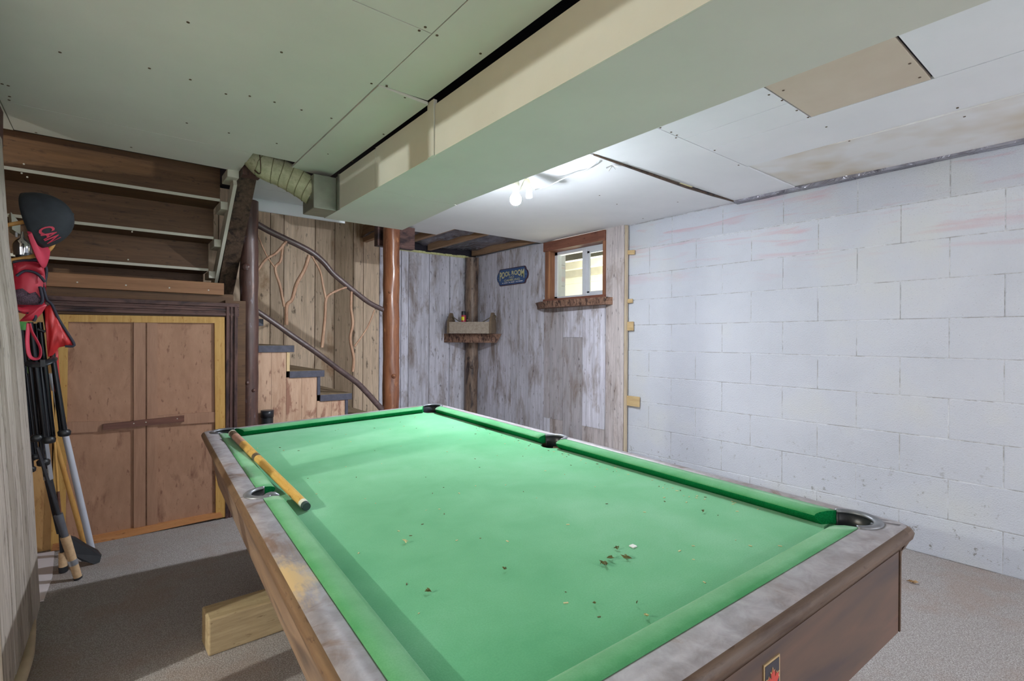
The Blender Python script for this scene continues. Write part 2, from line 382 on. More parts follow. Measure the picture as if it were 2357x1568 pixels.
M_PLATE = plain('dull_pocket_casting', rgb(122, 124, 130), .4, .4, .25, 30)
M_CUEBUTT = plain('cue_grip', rgb(182, 140, 122), .5)
M_CUE = wood('cue_maple', rgb(196, 150, 70), rgb(222, 182, 108), 1, 10, 8, rgb(150, 110, 60), (.6, .7), 12, rough=.35)
M_CUEDARK = plain('cue_dark_point', rgb(88, 76, 62), .4)
M_CUEWHITE = plain('cue_ferrule', rgb(214, 214, 200), .4)
M_TIP = plain('cue_tip', rgb(40, 62, 60), .7)
M_POST = wood('rough_timber_beam', rgb(150, 130, 98), rgb(190, 170, 134), 0, 12, 3, rgb(120, 98, 70), (.62, .75), 5, rough=.8, bumps=.4)
M_RED = plain('red_nylon', rgb(182, 42, 62), .45, 0, .15, 14)
M_REDB = plain('bright_red_nylon', rgb(190, 40, 44), .45, 0, .12, 14)
M_PINK = plain('pink_red_cloth', rgb(200, 58, 84), .6, 0, .1, 14)
M_NAVY = plain('navy_trim', rgb(44, 44, 58), .7)
M_CAP = plain('black_cap_cloth', rgb(42, 46, 52), .85, 0, .2, 24)
M_TUBE = plain('black_steel_tube', rgb(30, 32, 38), .25, .4, .15)
M_GREENC = plain('green_cloth', rgb(74, 140, 70), .7, 0, .3, 12)
def meshcloth():
    t = NT('black_net'); v = t.map(); vo = t.n('ShaderNodeTexVoronoi'); vo.inputs['Scale'].default_value = 240; t.l(v, vo.inputs['Vector'])
    return t.done(t.ramp(vo.outputs['Distance'], [(.2, rgb(24, 24, 30)), (.6, rgb(84, 60, 74))]), .8)
M_NET = meshcloth()
M_CORK = plain('cork_grip', rgb(196, 164, 128), .8, 0, .14, 70)
M_GRAPH = plain('dark_graphite', rgb(46, 48, 54), .3, .2)
M_GREYP = plain('grey_reel_seat', rgb(90, 92, 100), .4)
M_STEEL = plain('brushed_steel', rgb(176, 180, 188), .3, .7, .08)
M_WHITEPOLE = plain('white_painted_pole', rgb(196, 200, 212), .35, .1, .05)
M_POLEW = wood('yellow_wood_pole', rgb(184, 132, 66), rgb(210, 166, 100), 2, 10, 6, rough=.4)
M_CHROME = plain('chrome', rgb(190, 190, 190), .12, .95)
M_CREAM = plain('cream_plastic', rgb(208, 206, 186), .4)
M_YELLOWISH = plain('pale_yellow_plastic', rgb(214, 212, 150), .4)
M_CORD = plain('white_cord', rgb(196, 198, 204), .5)
M_SOCKET = plain('grey_white_socket', rgb(196, 200, 208), .4)
def emit(name, c, s):
    t = NT(name); t.b.inputs['Emission Color'].default_value = c; t.b.inputs['Emission Strength'].default_value = s; return t.done(c, .4)
M_BULB = emit('lit_bulb', (.86, .92, 1, 1), MAIN_BULB)
M_BULBN = emit('lit_bulb_neck', (.86, .92, 1, 1), MAIN_NECK)
M_BULB2 = emit('lit_side_bulb', (.96, 1, .93, 1), SIDE_BULB)
M_FILL_BULB = emit('rear_fill_bulb', (.93, .96, 1, 1), REAR_FILL)
M_SIGN = plain('blue_sign_paint', rgb(62, 92, 140), .4, 0, .15, 40)
M_SIGNEDGE = plain('dark_sign_edge', rgb(70, 44, 58), .5)
M_SIGNTXT = plain('cream_lettering', rgb(214, 210, 158), .5, 0, .08)
M_SIGNSM = plain('white_lettering', rgb(222, 222, 226), .5)
M_CADDY = wood('old_grey_pine', rgb(150, 136, 120), rgb(186, 174, 160), 0, 8, 5, rgb(116, 100, 84), (.62, .75), 8, rough=.8)
M_CADDYD = wood('old_dark_pine', rgb(92, 80, 66), rgb(140, 120, 100), 2, 8, 5, rough=.8)
M_ROPE = plain('twine', rgb(110, 100, 82), .9)
M_CANRED = plain('red_can', rgb(170, 50, 70), .35)
M_CANYEL = plain('yellow_can_label', rgb(228, 220, 40), .4)
M_LEAF = plain('dry_leaf', rgb(86, 84, 44), .8, 0, .3, 80)
M_LEAFB = plain('brown_dry_leaf', rgb(150, 120, 84), .8, 0, .3, 80)
M_PAPER = plain('white_paper', rgb(222, 222, 220), .7)
M_CHIP = plain('pale_chips', rgb(190, 186, 140), .8)
M_HOSE = plain('cream_canvas', rgb(196, 178, 152), .8, 0, .12, 10)
M_RUG = drywall('pale_pink_linoleum', rgb(198, 190, 194), rgb(216, 208, 212), .1)
M_BADGE = plain('dark_badge', rgb(52, 50, 58), .35)
M_BADGEG = plain('gold_badge_line', rgb(186, 160, 120), .35, .2)
M_BADGER = plain('red_badge_leaf', rgb(184, 66, 56), .4)
M_OUTBLOCK = plain('cream_block_outside', rgb(222, 220, 200), .8, 0, .06, 3)
M_OUTWOOD = plain('grey_outside_joist', rgb(170, 166, 152), .8, 0, .12, 6)
M_PLY = wood('yellowish_ply', rgb(164, 124, 76), rgb(188, 148, 98), 2, 3, 4, rgb(140, 96, 60), (.62, .75), 6, rough=.7)

# ------------------------------------------------------------------ the setting
XW = 3.293; H = 2.02; YB = 4.85
YN = -2.4; XL = -3.0

b = MB(); b.box((XL-.1, YN-.1, -.12), (XW+.3, 5.1, 0)); fl = b.build('floor', M_CARPET); tag(fl, kind='structure')

# block wall with the window opening (blocks are relief in one wall mesh)
def blockwall():
    b = MB(); pitch = .402; rh = .2018
    win = (2.895, 3.60, 1.42, 2.0)
    def part(y0, y1, z0, z1, mi, x0, bev=0):
        # cut the window opening out
        a0, a1, c0, c1 = win
        if mi: a0 -= .006; a1 += .006; c0 -= .006; c1 += .006
        if y1 <= a0 or y0 >= a1 or z1 <= c0 or z0 >= c1: b.box((x0, y0, z0), (XW+.2, y1, z1), mi, bev=bev); return
        if y0 < a0: b.box((x0, y0, z0), (XW+.2, a0, z1), mi, bev=bev)
        if y1 > a1: b.box((x0, a1, z0), (XW+.2, y1, z1), mi, bev=bev)
        if z0 < c0: b.box((x0, max(y0, a0), z0), (XW+.2, min(y1, a1), c0), mi, bev=bev)
        if z1 > c1: b.box((x0, max(y0, a0), c1), (XW+.2, min(y1, a1), z1), mi, bev=bev)
    for r in range(11):
        z0 = r*rh; z1 = min(z0+rh, 2.2)
        off = .653 if r % 2 else .452
        k = math.floor((YN-off)/pitch)
        while off+k*pitch < 5.0:
            y0 = off+k*pitch; y1 = y0+pitch; k += 1
            if y0 < YN: y0 = YN
            j = random.uniform(-.0012, .0012)
            part(y0+.0018, y1-.0018, z0+.0018, z1-.0018, 0, XW+j, .003)
        part(YN, 5.1, z0, z1, 1, XW+.0022)
    return b.build('wall_right', [M_BLOCK, M_MORTAR])
tag(blockwall(), kind='structure')

# weathered boards nailed over the block wall round the window
def boards_y(name, mat):
    b = MB(); x0 = 3.25; x1 = 3.272
    ys = [4.86, 4.415, 4.15, 3.87, 3.636, 3.551, 3.375, 3.129, 2.867, 2.672]
    for i in range(len(ys)-1):
        hi, lo = ys[i]-.0028, ys[i+1]+.0028; t = random.uniform(0, .004)
        if i in (4, 5, 6, 7):     # below the window
            top = 1.40
            cut = {4: .352, 5: .352, 6: .33, 7: .341}[i] if i != 6 else None
            if i == 6: b.box((x0-t, lo, 0), (x1, hi, 1.112)); b.box((x0-t, lo, 1.114), (x1, hi, top))
            elif cut: b.box((x0-t, lo, 0), (x1, hi, cut-.002)); b.box((x0-t-.002, lo, cut), (x1, hi, top))
            if i == 4: b.box((x0-t, 3.60, 1.40), (x1, 3.634, 2.02))
        else: b.box((x0-t, lo, 0), (x1, hi, 2.02 if i != 3 else 2.015))
    b.box((3.273, 2.68, 0), (3.2775, 4.86, 1.38), 1); b.box((3.273, 3.61, 1.38), (3.2775, 4.86, 2.01), 1); b.box((3.273, 2.68, 1.38), (3.2775, 2.88, 2.01), 1)  # dark sheet behind the boards puts the gap shade into colour
    return b.build(name, [mat, M_DARKGAP])
tag(boards_y('wall_window', M_BARNGREY), kind='structure')
b = MB(); b.box((3.25, 2.654, 0), (3.274, 2.6705, 2.015)); tag(b.build('trim_5', M_PINEPALE), kind='structure')
# back wall, grey boards right of the post and tan ones behind the stairs
b = MB(); xs = [2.116, 2.352, 2.438, 2.682, 2.934, 3.25]
for i in range(len(xs)-1):
    b.box((xs[i]+.003, YB-random.uniform(0, .004), 0), (xs[i+1]-.003, YB+.022, 2.005 if xs[i] > 2.3 else 2.26))
xs = [-.4, -.2, .0, .2, .45, .7, .88, .996, 1.1, 1.213, 1.485, 1.667, 1.847, 1.949, 2.116]
n0 = len(b.f)
for i in range(len(xs)-1):
    b.box((xs[i]+.003, YB-random.uniform(0, .004), 0), (xs[i+1]-.003, YB+.022, 2.34), 1)
tag(b.build('wall_back', [M_BARNGREY, M_BARNTAN]), kind='structure')
b = MB(); b.box((XL, YB+.023, 0), (XW+.2, YB+.2, 2.5)); tag(b.build('wall_back_backing', M_DARKGAP), kind='structure')
b = MB()
n = 24
for i in range(n):
    x0 = lerp(2.33, 3.2, i/n); x1 = lerp(2.33, 3.2, (i+1)/n); h = .022+.012*noise.noise(Vector((x0*7, 0, 0)))
    b.box((x0, YB-.012-.006*math.sin(i*2.1), 2.003), (x1+.003, YB+.02, 2.003+h))
tag(b.build('trim_6', M_FOAM), kind='structure')

# left plank wall, leaning outwards at the top
def lx(z):
    pts = [(0, -.223), (.52, -.246), (1.08, -.28), (1.457, -.318), (1.86, -.339), (2.1, -.35)]
    for (a, x), (c, y) in zip(pts, pts[1:]):
        if z <= c: return lerp(x, y, (z-a)/(c-a))
    return -.35
b = MB(); y = 2.80; YJ = 1.935; zs = [0, .26, .52, .8, 1.08, 1.27, 1.457, 1.66, 1.86]
while y > YJ+.001:
    wd = random.uniform(.07, .13)
    y0 = max(y-wd, YJ); t = random.uniform(0, .004)
    for a, c in zip(zs, zs[1:]): pass
    vs = []; fs = []
    for z in zs: vs += [(lx(z)+t, y0+.002, z), (lx(z)+t, y-.002, z), (lx(z)-.03, y-.002, z), (lx(z)-.03, y0+.002, z)]
    for i in range(len(zs)-1):
        o = i*4
        for k in range(4): fs.append((o+k, o+(k+1) % 4, o+4+(k+1) % 4, o+4+k))
    fs += [(0, 3, 2, 1), tuple(len(vs)-4+k for k in range(4))]
    b.add(vs, fs); y = y0
for z0, z1 in zip(zs, zs[1:]): b.hexa([(lx(z0)-.035, YJ, z0), (lx(z0)-.031, YJ, z0), (lx(z0)-.031, 2.79, z0), (lx(z0)-.035, 2.79, z0), (lx(z1)-.035, YJ, z1), (lx(z1)-.031, YJ, z1), (lx(z1)-.031, 2.79, z1), (lx(z1)-.035, 2.79, z1)], 1)  # dark sheet added so the plank gaps look shaded
tag(b.build('wall_left', [M_LEFTWALL, M_DARKGAP]), kind='structure')

b = MB(); b.box((-.262, YN, 0), (-.235, .55, 1.86)); tag(b.build('wall_left_near', M_LEFTWALL), kind='structure')
b = MB(); b.box((-.29, 1.655, 0), (-.245, 1.765, 1.86), bev=.003); tag(b.build('door_stud', M_LEFTWALL), kind='structure')
b = MB(); b.box((XL-.1, YN, 0), (XL, 5.0, 2.3)); tag(b.build('wall_side_room', M_PLY), kind='structure')
b = MB(); b.box((XL, 3.6, 0), (-.64, 3.7, 2.3)); tag(b.build('wall_side_room_back', M_PLY), kind='structure')
# ------------------------------------------------------------------ ceiling
ceil = thing('ceiling', (0, 0, H), None, None, kind='structure')
TH = .012
def sag_panel(name, x0, x1, y0, y1, mat, z=H, sag=None, screws=()):
    b = MB(); nx = max(1, int((x1-x0)/.15)) if sag else 1; ny = max(1, int((y1-y0)/.15)) if sag else 1
    g = .0018
    def zz(x, y): return z - (sag(x, y) if sag else 0)
    top = []; bot = []
    for j in range(ny+1):
        for i in range(nx+1):
            x = lerp(x0+g, x1-g, i/nx); yy = lerp(y0+g, y1-g, j/ny); bot.append((x, yy, zz(x, yy))); top.append((x, yy, zz(x, yy)+TH))
    N = len(bot); fs = []
    for j in range(ny):
        for i in range(nx):
            a = j*(nx+1)+i; q = (a, a+1, a+nx+2, a+nx+1); fs.append(q[::-1]); fs.append(tuple(k+N for k in q))
    def wall(idx):
        for a, c in zip(idx, idx[1:]): fs.append((a, c, c+N, a+N))
    wall([i for i in range(nx+1)]); wall([ny*(nx+1)+i for i in range(nx+1)])
    wall([j*(nx+1) for j in range(ny+1)]); wall([j*(nx+1)+nx for j in range(ny+1)])
    b.add(bot+top, fs)
    for (sx_, sy_) in screws:
        b.lathe((sx_, sy_, zz(sx_, sy_)-.0015), (0, 0, 1), [(0, .0045), (.003, .0045)], 8, 1)
    return b.build(name, [mat, M_CHAIN], ceil)
def scr(pts, z=H): return [(p.x, p.y) for p in (P(x, y, 2, z) for x, y in pts)]
left_screws = scr([(138, 120), (344, 157), (433, 51), (438, 183), (648, 120), (19, 197), (22, 222), (21, 230), (520, 216), (575, 221), (632, 235), (694, 253), (83, 305), (430, 283), (527, 306), (637, 330), (302, 339), (855, 192), (965, 70), (763, 272), (5, 193)])
sag_panel('ceiling_board', XL, .352, YN, 1.376, M_GREEN)
sag_panel('ceiling_board', .352-.7, .765, 1.376, 2.83, M_GREEN, screws=[s for s in left_screws if s[0] > -.34 and s[1] < 2.83 and s[0] < .76 and s[1] > 1.38])
sag_panel('ceiling_board', XL, -.348, 1.376, 3.2, M_GREEN, screws=[s for s in left_screws if s[0] < -.352])
sag_panel('ceiling_board', .352, .765, YN, 1.376, M_GREEN, screws=scr([(979, 62)]))
sag_panel('ceiling_board', .765, .968, YN, 1.773, M_GREEN, screws=scr([(1006, 81), (1106, 123)]))
sag_panel('ceiling_board', .765, .972, 1.773, 2.93, M_GREEN, sag=lambda x, y: .004+.012*max(0, x-.8)/.2, screws=scr([(890, 196), (932, 219), (883, 302), (811, 365), (755, 351)]))
sag_panel('ceiling_board', -.348, .56, 2.83, 3.19, M_GREEN, screws=[s for s in left_screws if s[1] > 2.83 and s[0] > -.34 and s[0] < .55])
sag_panel('ceiling_board', .60, 1.02, 3.05, 3.47, M_WHITE, z=H+.004, screws=scr([(580, 419)]))
sag_panel('ceiling_board', .60, 1.30, 3.47, 3.74, M_WHITE, z=H+.004)
# right side
sgA = lambda x, y: .0
sag_panel('ceiling_board', 1.40, 3.285, 1.764, 3.69, M_WHITE, sag=lambda x, y: .014*math.exp(-((y-1.764)/.12)**2)*max(0, min(1, (x-2.0)))*max(0, min(1, (3.3-x)*3)), screws=scr([(1380, 450), (1420, 470), (1560, 465), (1480, 503)]))
sag_panel('ceiling_board', 1.40, 2.28, 3.69, 4.0, M_WHITE, z=H+.002)
sag_panel('ceiling_board', 1.40, 3.25, 1.366, 1.752, M_WHITE, screws=scr([(1545, 304), (1558, 311), (1556, 317), (1700, 380)]))
sag_panel('ceiling_board', 1.40, 2.075, .903, 1.365, M_WHITE, screws=scr([(1770, 218), (1800, 231), (1520, 294)]))
sag_panel('ceiling_board', 2.075, 2.28, .903, 1.365, M_WHITE, screws=scr([(1834, 254), (1860, 270)]))
sag_panel('ceiling_board', 2.28, 2.665, -.1, 1.365, M_WHITE, screws=scr([(1645, 346), (1902, 292)]))
sag_panel('ceiling_board', 2.28, 2.665, YN, -.1, M_TAN)
sag_panel('ceiling_board', 2.665, 3.25, -.3, 1.365, M_STAINED, sag=lambda x, y: .006*math.sin(y*3), screws=scr([(2204, 245), (2220, 265), (1955, 323)]))
sag_panel('ceiling_board', 2.665, 3.25, YN, -.3, M_TAN)
sag_panel('ceiling_board', 1.40, 2.278, .505, .900, M_TAN, screws=scr([(1803, 208), (2094, 146), (2117, 178)]))
sag_panel('ceiling_board', 1.40, 2.278, -1.2, .498, M_WHITE)
sag_panel('ceiling_board', 1.40, 2.278, YN, -1.205, M_TAN)
# timber above the boards
b = MB(); b.box((XL-.1, YN-.1, 2.36), (XW+.3, 5.1, 2.45)); tag(b.build('ceiling_subfloor', M_DARKGAP), kind='structure')
# thin batten in the long cross seam and torn edges
b = MB(); pa = [Vector((1.9, 1.758, 2.017)), Vector((2.3, 1.758, 2.010)), Vector((2.7, 1.758, 2.004)), Vector((3.0, 1.758, 2.008)), Vector((3.26, 1.758, 2.016))]
for a, c in zip(pa, pa[1:]): b.hexa([a+Vector((0, -.006, 0)), c+Vector((0, -.006, 0)), c+Vector((0, .006, 0)), a+Vector((0, .006, 0)), a+Vector((0, -.006, .01)), c+Vector((0, -.006, .01)), c+Vector((0, .006, .01)), a+Vector((0, .006, .01))])
tag(b.build('trim_7', M_STRING), kind='structure')
b = MB()
for i in range(40):
    y0 = lerp(-1, 1.75, i/40); y1 = lerp(-1, 1.75, (i+1)/40); d = .012+.010*noise.noise(Vector((y0*4, 2, 0)))
    b.box((3.245-abs(d)*.5, y0, 2.008-abs(d)*.4), (3.29, y1+.002, 2.022))
tag(b.build('trim_8', [M_FOIL]), kind='structure')

# open joist bay over the corner
def joist(x0, x1, y0, y1, z0, z1, label):
    b = MB(); b.box((x0, y0, z0), (x1, y1, z1), bev=.003); o = b.build('ceiling_joist', M_JOIST)
    return tag(o, label, 'joist')
joist(2.28, 2.325, 3.70, YB-.03, 2.035, 2.2, 'short bare joist nearest the varnished post in the open ceiling corner')
joist(2.64, 2.685, 3.70, YB-.03, 2.035, 2.2, 'middle bare joist in the open ceiling corner')
joist(3.20, 3.245, 3.70, YB-.03, 2.033, 2.2, 'bare joist running along the top of the grey window wall')
joist(1.93, 1.975, 4.01, YB-.03, 2.035, 2.2, 'bare joist behind the top of the varnished post')
b = MB(); nx, ny = 40, 16
vs = [(lerp(1.9, 3.26, i/nx), lerp(3.6, YB, j/ny), 2.10+.03*noise.noise(Vector((i*.25, j*.3, 0)))-.012) for j in range(ny+1) for i in range(nx+1)]
fs = [(j*(nx+1)+i, j*(nx+1)+i+1, (j+1)*(nx+1)+i+1, (j+1)*(nx+1)+i) for j in range(ny) for i in range(nx)]
b.add(vs, fs, 0, True); b.add([Vector(v)+Vector((0, 0, .002)) for v in vs], fs, 0, True)
tag(b.build('plastic_sheet', M_FOIL), 'crumpled grey plastic vapour sheet stapled above the open joists in the corner', 'plastic sheet')
b = MB(); q = P(872, 575, 1, 3.86); b.box((1.655, 3.83, 1.83), (1.98, 3.90, 2.01), bev=.003)
tag(b.build('header_beam', M_TRIMDARK), 'dark brown header beam resting behind the top of the varnished post', 'beam')

# white fascia above the stairwell
b = MB(); b.box((.60, 3.742, 1.945), (1.36, 3.757, 2.03)); tag(b.build('trim_9', M_WHITE), kind='structure')

# ------------------------------------------------------------------ boxed-in bulkhead
bk = thing('bulkhead', (1.2, 0, 1.8), 'long green-grey boxed-in duct bulkhead hanging under the ceiling down the middle of the room', 'bulkhead')
Y0, Y1, Y2 = YN, 2.305, 3.055
b = MB(); b.box((.986, Y0, 1.800), (1.432, Y1-.0015, 1.812)); b.build('bottom_panel', M_GREEN, bk)
b = MB(); b.hexa([(.986, Y1+.0015, 1.80), (1.434, Y1+.0015, 1.80), (1.489, Y2, 1.80), (.986, Y2, 1.80), (.986, Y1+.0015, 1.812), (1.434, Y1+.0015, 1.812), (1.489, Y2, 1.812), (.986, Y2, 1.812)]); b.build('bottom_panel', M_GREEN, bk)
b = MB(); b.box((.980, Y0, 1.800), (.9855, 1.735, 1.996)); b.build('side_panel', M_BEIGE, bk)
b = MB(); b.box((.980, 1.790, 1.800), (.9855, 2.300, 1.994)); b.build('side_panel', M_BEIGE, bk)
b = MB(); b.box((.980, 2.304, 1.800), (.9855, 2.78, 1.990)); b.build('side_panel', M_BEIGE, bk)
b = MB(); b.box((.975, 1.738, 1.801), (.990, 1.787, 2.018)); b.build('batten', M_BEIGE, bk)
b = MB(); b.box((.976, 2.782, 1.802), (.984, 2.80, 1.992)); b.box((.984, 2.80, 1.802), (.992, 3.05, 1.99)); b.build('tin_corner', M_TIN, bk)
b = MB(); b.hexa([(1.424, Y0, 1.812), (1.432, Y0, 1.812), (1.432, Y1, 1.812), (1.424, Y1, 1.812), (1.424, Y0, 2.02), (1.432, Y0, 2.02), (1.432, Y1, 2.02), (1.424, Y1, 2.02)])
b.hexa([(1.424, Y1, 1.812), (1.432, Y1, 1.812), (1.487, Y2, 1.812), (1.479, Y2, 1.812), (1.424, Y1, 2.02), (1.432, Y1, 2.02), (1.487, Y2, 2.02), (1.479, Y2, 2.02)]); b.build('side_panel', M_GREEN, bk)
b = MB(); b.box((.992, 3.045, 1.812), (1.487, 3.055, 2.03)); b.build('end_panel', M_GREEN, bk)
b = MB()   # round duct inside the boxing, glimpsed through the gap
b.tube([(1.2, y_, 1.93) for y_ in (YN+.1, 0, 1, 2, 2.9)], .10, 14); b.build('inner_duct', M_TIN, bk)

# flexible duct
fd = thing('flexible_duct', P(655, 400, 1, 3.0), 'cream ribbed flexible duct drooping from the ceiling hole to the bulkhead end', 'duct')
cp = spline([P(583, 352, 1, 3.02)+Vector((-.03, .02, .05)), P(605, 378, 1, 3.0), P(650, 400, 1, 2.98), P(690, 423, 1, 2.96), P(722, 445, 1, 2.94)], 12)
b = MB(); N = len(cp); rr = []
for i in range(N):
    ph = (i/(N-1)*8) % 1; rr.append(.0725)
b.tube(cp, rr, 28, 0); b.build('duct_hose', M_DUCT, fd)
hx = []; turns = 8; TT = 26*turns
uu = (cp[1]-cp[0]).normalized().orthogonal().normalized()
for q_ in range(TT+1):
    f_ = q_/TT*(N-1); i_ = min(int(f_), N-2); p_ = cp[i_].lerp(cp[i_+1], f_-i_); dd = (cp[i_+1]-cp[i_]).normalized(); uu = (uu-dd*uu.dot(dd)).normalized(); ww = dd.cross(uu)
    a_ = 2*PI*q_/26; hx.append(p_ + (uu*math.cos(a_)+ww*math.sin(a_))*.0735)
b = MB(); b.tube(hx, .0022, 6); b.build('wire_coil', M_CHAINL, fd)
b = MB(); b.tube(spline([P(720, 442, 1, 2.94), P(735, 448, 1, 2.93), P(752, 455, 1, 2.93)], 6), [.067, .064, .066, .062, .065, .063, .066, .062, .064, .062, .064, .062, .06], 20, bumpy=.25)
b.build('foil_tape', M_CRUMP, fd)
b = MB(); b.box((.86, 2.84, 1.80), (.984, 3.04, 1.985), bev=.004); b.build('tin_boot', M_TIN, fd)
b = MB()
hp = spline([P(597, 350, 1, 2.90), P(600, 380, 1, 2.88), P(598, 400, 1, 2.89), P(586, 392, 1, 2.93)], 8)
for i in range(len(hp)-1):
    d = (hp[i+1]-hp[i]); b.tube([hp[i], hp[i]+d*.8], .0045, 6, squash=.5)
b.build('hanger_strap', M_CHAIN, fd)

# ------------------------------------------------------------------ upper stair flight seen from below
st = thing('staircase', (.1, 3.5, 0), 'dark brown basement stairs seen from underneath above the closet doors', 'staircase')
lines = [(3.42, 1.894), (3.654, 1.708), (3.865, 1.531)]
XS0, XS1 = -.61, .50
# tread k: back edge nearest the camera at Y, z is its underside edge
tr = [(3.20, 2.075)] + lines + [(4.10, 1.355)]
for i, (y_, z_) in enumerate(tr):
    if i in (0, 4) and i == 0: continue
    b = MB(); yn = y_; yf = y_ + .24
    b.box((XS0, yn, z_-.002), (XS1, yf, z_+.022), 0); b.build('tread', M_STAIR, st)
    b = MB(); b.box((XS0, yn-.004, z_-.004), (XS1, yn, z_+.012)); b.build('tread_edge', M_EDGEWHITE, st)
for i in range(len(tr)-1):
    (ya, za), (yb_, zb_) = tr[i], tr[i+1]
    b = MB(); b.box((XS0, yb_+.002, zb_+.022), (XS1, yb_+.016, za+.01)); b.build('riser', M_STAIR, st)
# screws on the risers
b = MB()
for (x, y) in [(55, 378), (50, 399), (63, 408), (295, 419), (471, 467), (295, 598), (177, 648), (304, 534), (305, 530)]:
    p = P(x, y, 1, 3.41 if y < 410 else 3.64); b = MB(); b.lathe(p, (0, -1, 0), [(0, .004), (.004, .004)], 8); b.build('screw', M_EDGEWHITE, st)
# stringer: sloping beam at the open side
b = MB(); A = [(3.14, 2.06), (4.30, 1.12)]
def sp(xa, xb, pts):
    (y0, z0), (y1, z1), (y2, z2), (y3, z3) = pts
    b.hexa([(xa, y0, z0), (xb, y0, z0), (xb, y1, z1), (xa, y1, z1), (xa, y3, z3), (xb, y3, z3), (xb, y2, z2), (xa, y2, z2)])
sp(.56, .655, [(3.17, 2.05), (4.33, 1.03), (4.33, 1.27), (3.30, 2.15)])
b.build('stringer', M_STRING, st)
b = MB(); b.box((.562, 3.10, 1.985), (.652, 3.17, 2.05)); 
b.build('bracket', M_TRIMDARKZ, st)
for (y_, z_) in lines + [(3.2, 2.03)]:   # pale cleats under each tread end
    b = MB(); b.box((.50, y_-.02, z_-.05), (.558, y_+.16, z_-.003), bev=.004); b.build('cleat', M_EDGEWHITE, st)
b = MB()
b.hexa([(.537, 3.22, 1.95), (.555, 3.22, 1.95), (.555, 4.1, 1.28), (.537, 4.1, 1.28), (.537, 3.25, 2.02), (.555, 3.25, 2.02), (.555, 4.1, 1.42), (.537, 4.1, 1.42)])
b.build('carriage', M_EDGEWHITE, st)
# inner far side board so the well is closed
b = MB(); b.box((XS0, 4.3, 0), (.68, 4.32, 1.4)); b.build('back_board', M_STAIR, st)

b = MB(); p0 = P(515, 655, 1, 3.56); b.box((-.40, 3.55, 1.352), (p0.x, 3.572, 1.425), bev=.002)
for x in (178, 290, 390, 480): p = P(x, 650+(x-178)*.06, 1, 3.55); b.lathe(p, (0, -1, 0), [(0, .004), (.002, .004)], 8, 1)
tag(b.build('ledger_board', [M_STAIRLIT, M_EDGEWHITE]), 'brown ledger board in a lit tone screwed across above the closet header', 'board')
# closet header and jamb trim
def molding(name, a, c, w_, d, ax, mat):
    """fluted casing: several stepped strips side by side"""
    b = MB(); steps = [(0, .22, d), (.22, .36, d*.55), (.36, .55, d*.85), (.55, .70, d*.5), (.70, 1.0, d*1.1)]
    for s0, s1, dd in steps:
        if ax == 0: b.box((a[0], a[1]-dd, a[2]+w_*s0), (c[0], a[1]+.02, a[2]+w_*s1), bev=.002)
        else: b.box((a[0]+w_*s0, a[1]-dd, a[2]), (a[0]+w_*s1, a[1]+.02, c[2]), bev=.002)
    return tag(b.build(name, mat), kind='structure')
molding('trim_1', (-.40, 3.50, 1.222), (.615, 3.50, 1.3), .078, .018, 0, M_TRIMDARK)
molding('trim_2', (.545, 3.495, 0), (.615, 3.495, 1.28), .062, .018, 2, M_TRIMDARKZ)
b = MB(); b.box((-.40, 3.51, 1.21), (.62, 3.56, 1.30)); b.box((.548, 3.53, 0), (.66, 3.60, 1.32)); b.box((-.40, 3.58, 1.3), (.6, 3.6, 1.36)); tag(b.build('trim_3', M_STAIR), kind='structure')

# closet doors
dr = thing('closet_doors', (.15, 3.5, 0), 'pair of brown plywood closet doors in a yellow pine frame under the stairs', 'closet door')
def strip(name, pts, y, t, mat, parent=dr, bev=.0015):
    """flat board given by four photo corners on the plane Y = y"""
    q = [P(x, yy, 1, y) for x, yy in pts]; b = MB(); b.prism(q, (0, t, 0)); return b.build(name, mat, parent)
strip('door_leaf', [(150, 1252), (337, 1216), (337, 741), (150, 738)], 3.500, .012, M_DOOR)
strip('door_leaf', [(337, 1216), (500, 1186), (500, 744), (337, 741)], 3.500, .012, M_DOOR)
for pts in ([(308, 1217), (335, 1213), (335, 742), (308, 742)], [(338.5, 1212), (363, 1207), (363, 743), (338.5, 742)],
            [(152, 998), (308, 990), (308, 969), (152, 972)], [(363, 981), (497, 972), (497, 948), (363, 957)]):
    strip('batten', pts, 3.488, .014, M_BATTEN)
strip('frame_stile', [(116, 1275), (150, 1255), (157, 741), (133, 724)], 3.482, .022, M_YELLOW)
strip('frame_stile', [(497, 1195), (520, 1190), (517, 730), (494, 744)], 3.482, .022, M_YELLOW)
strip('frame_rail', [(157, 741), (494, 744), (517, 730), (133, 724)], 3.482, .022, M_YELLOW)
strip('frame_rail', [(116, 1275), (514, 1190), (508, 1180), (122, 1254)], 3.472, .030, M_YELLOWX)
b = MB(); q = [P(237, 990, 1, 3.47), P(424, 971, 1, 3.47), P(424, 957, 1, 3.47), P(237, 977, 1, 3.47)]; b.prism(q, (0, .02, 0))
for x, y in ((308, 975), (336, 972), (408, 964)): b.lathe(P(x, y, 1, 3.47), (0, -1, 0), [(0, .003), (.002, .003)], 8, 1)
lt = b.build('latch_bar', [M_LATCH, M_EDGEWHITE], dr); lt['label'] = 'dark red wooden latch bar'
# plywood beside the closet behind the plank wall
b = MB(); b.box((-.62, 3.505, 0), (-.235, 3.52, 1.21)); tag(b.build('trim_4', M_PLY), kind='structure')
b = MB(); b.box((-.66, 2.5, 0), (-.62, 3.5, 1.9)); tag(b.build('wall_left_niche', M_STAIR), kind='structure')
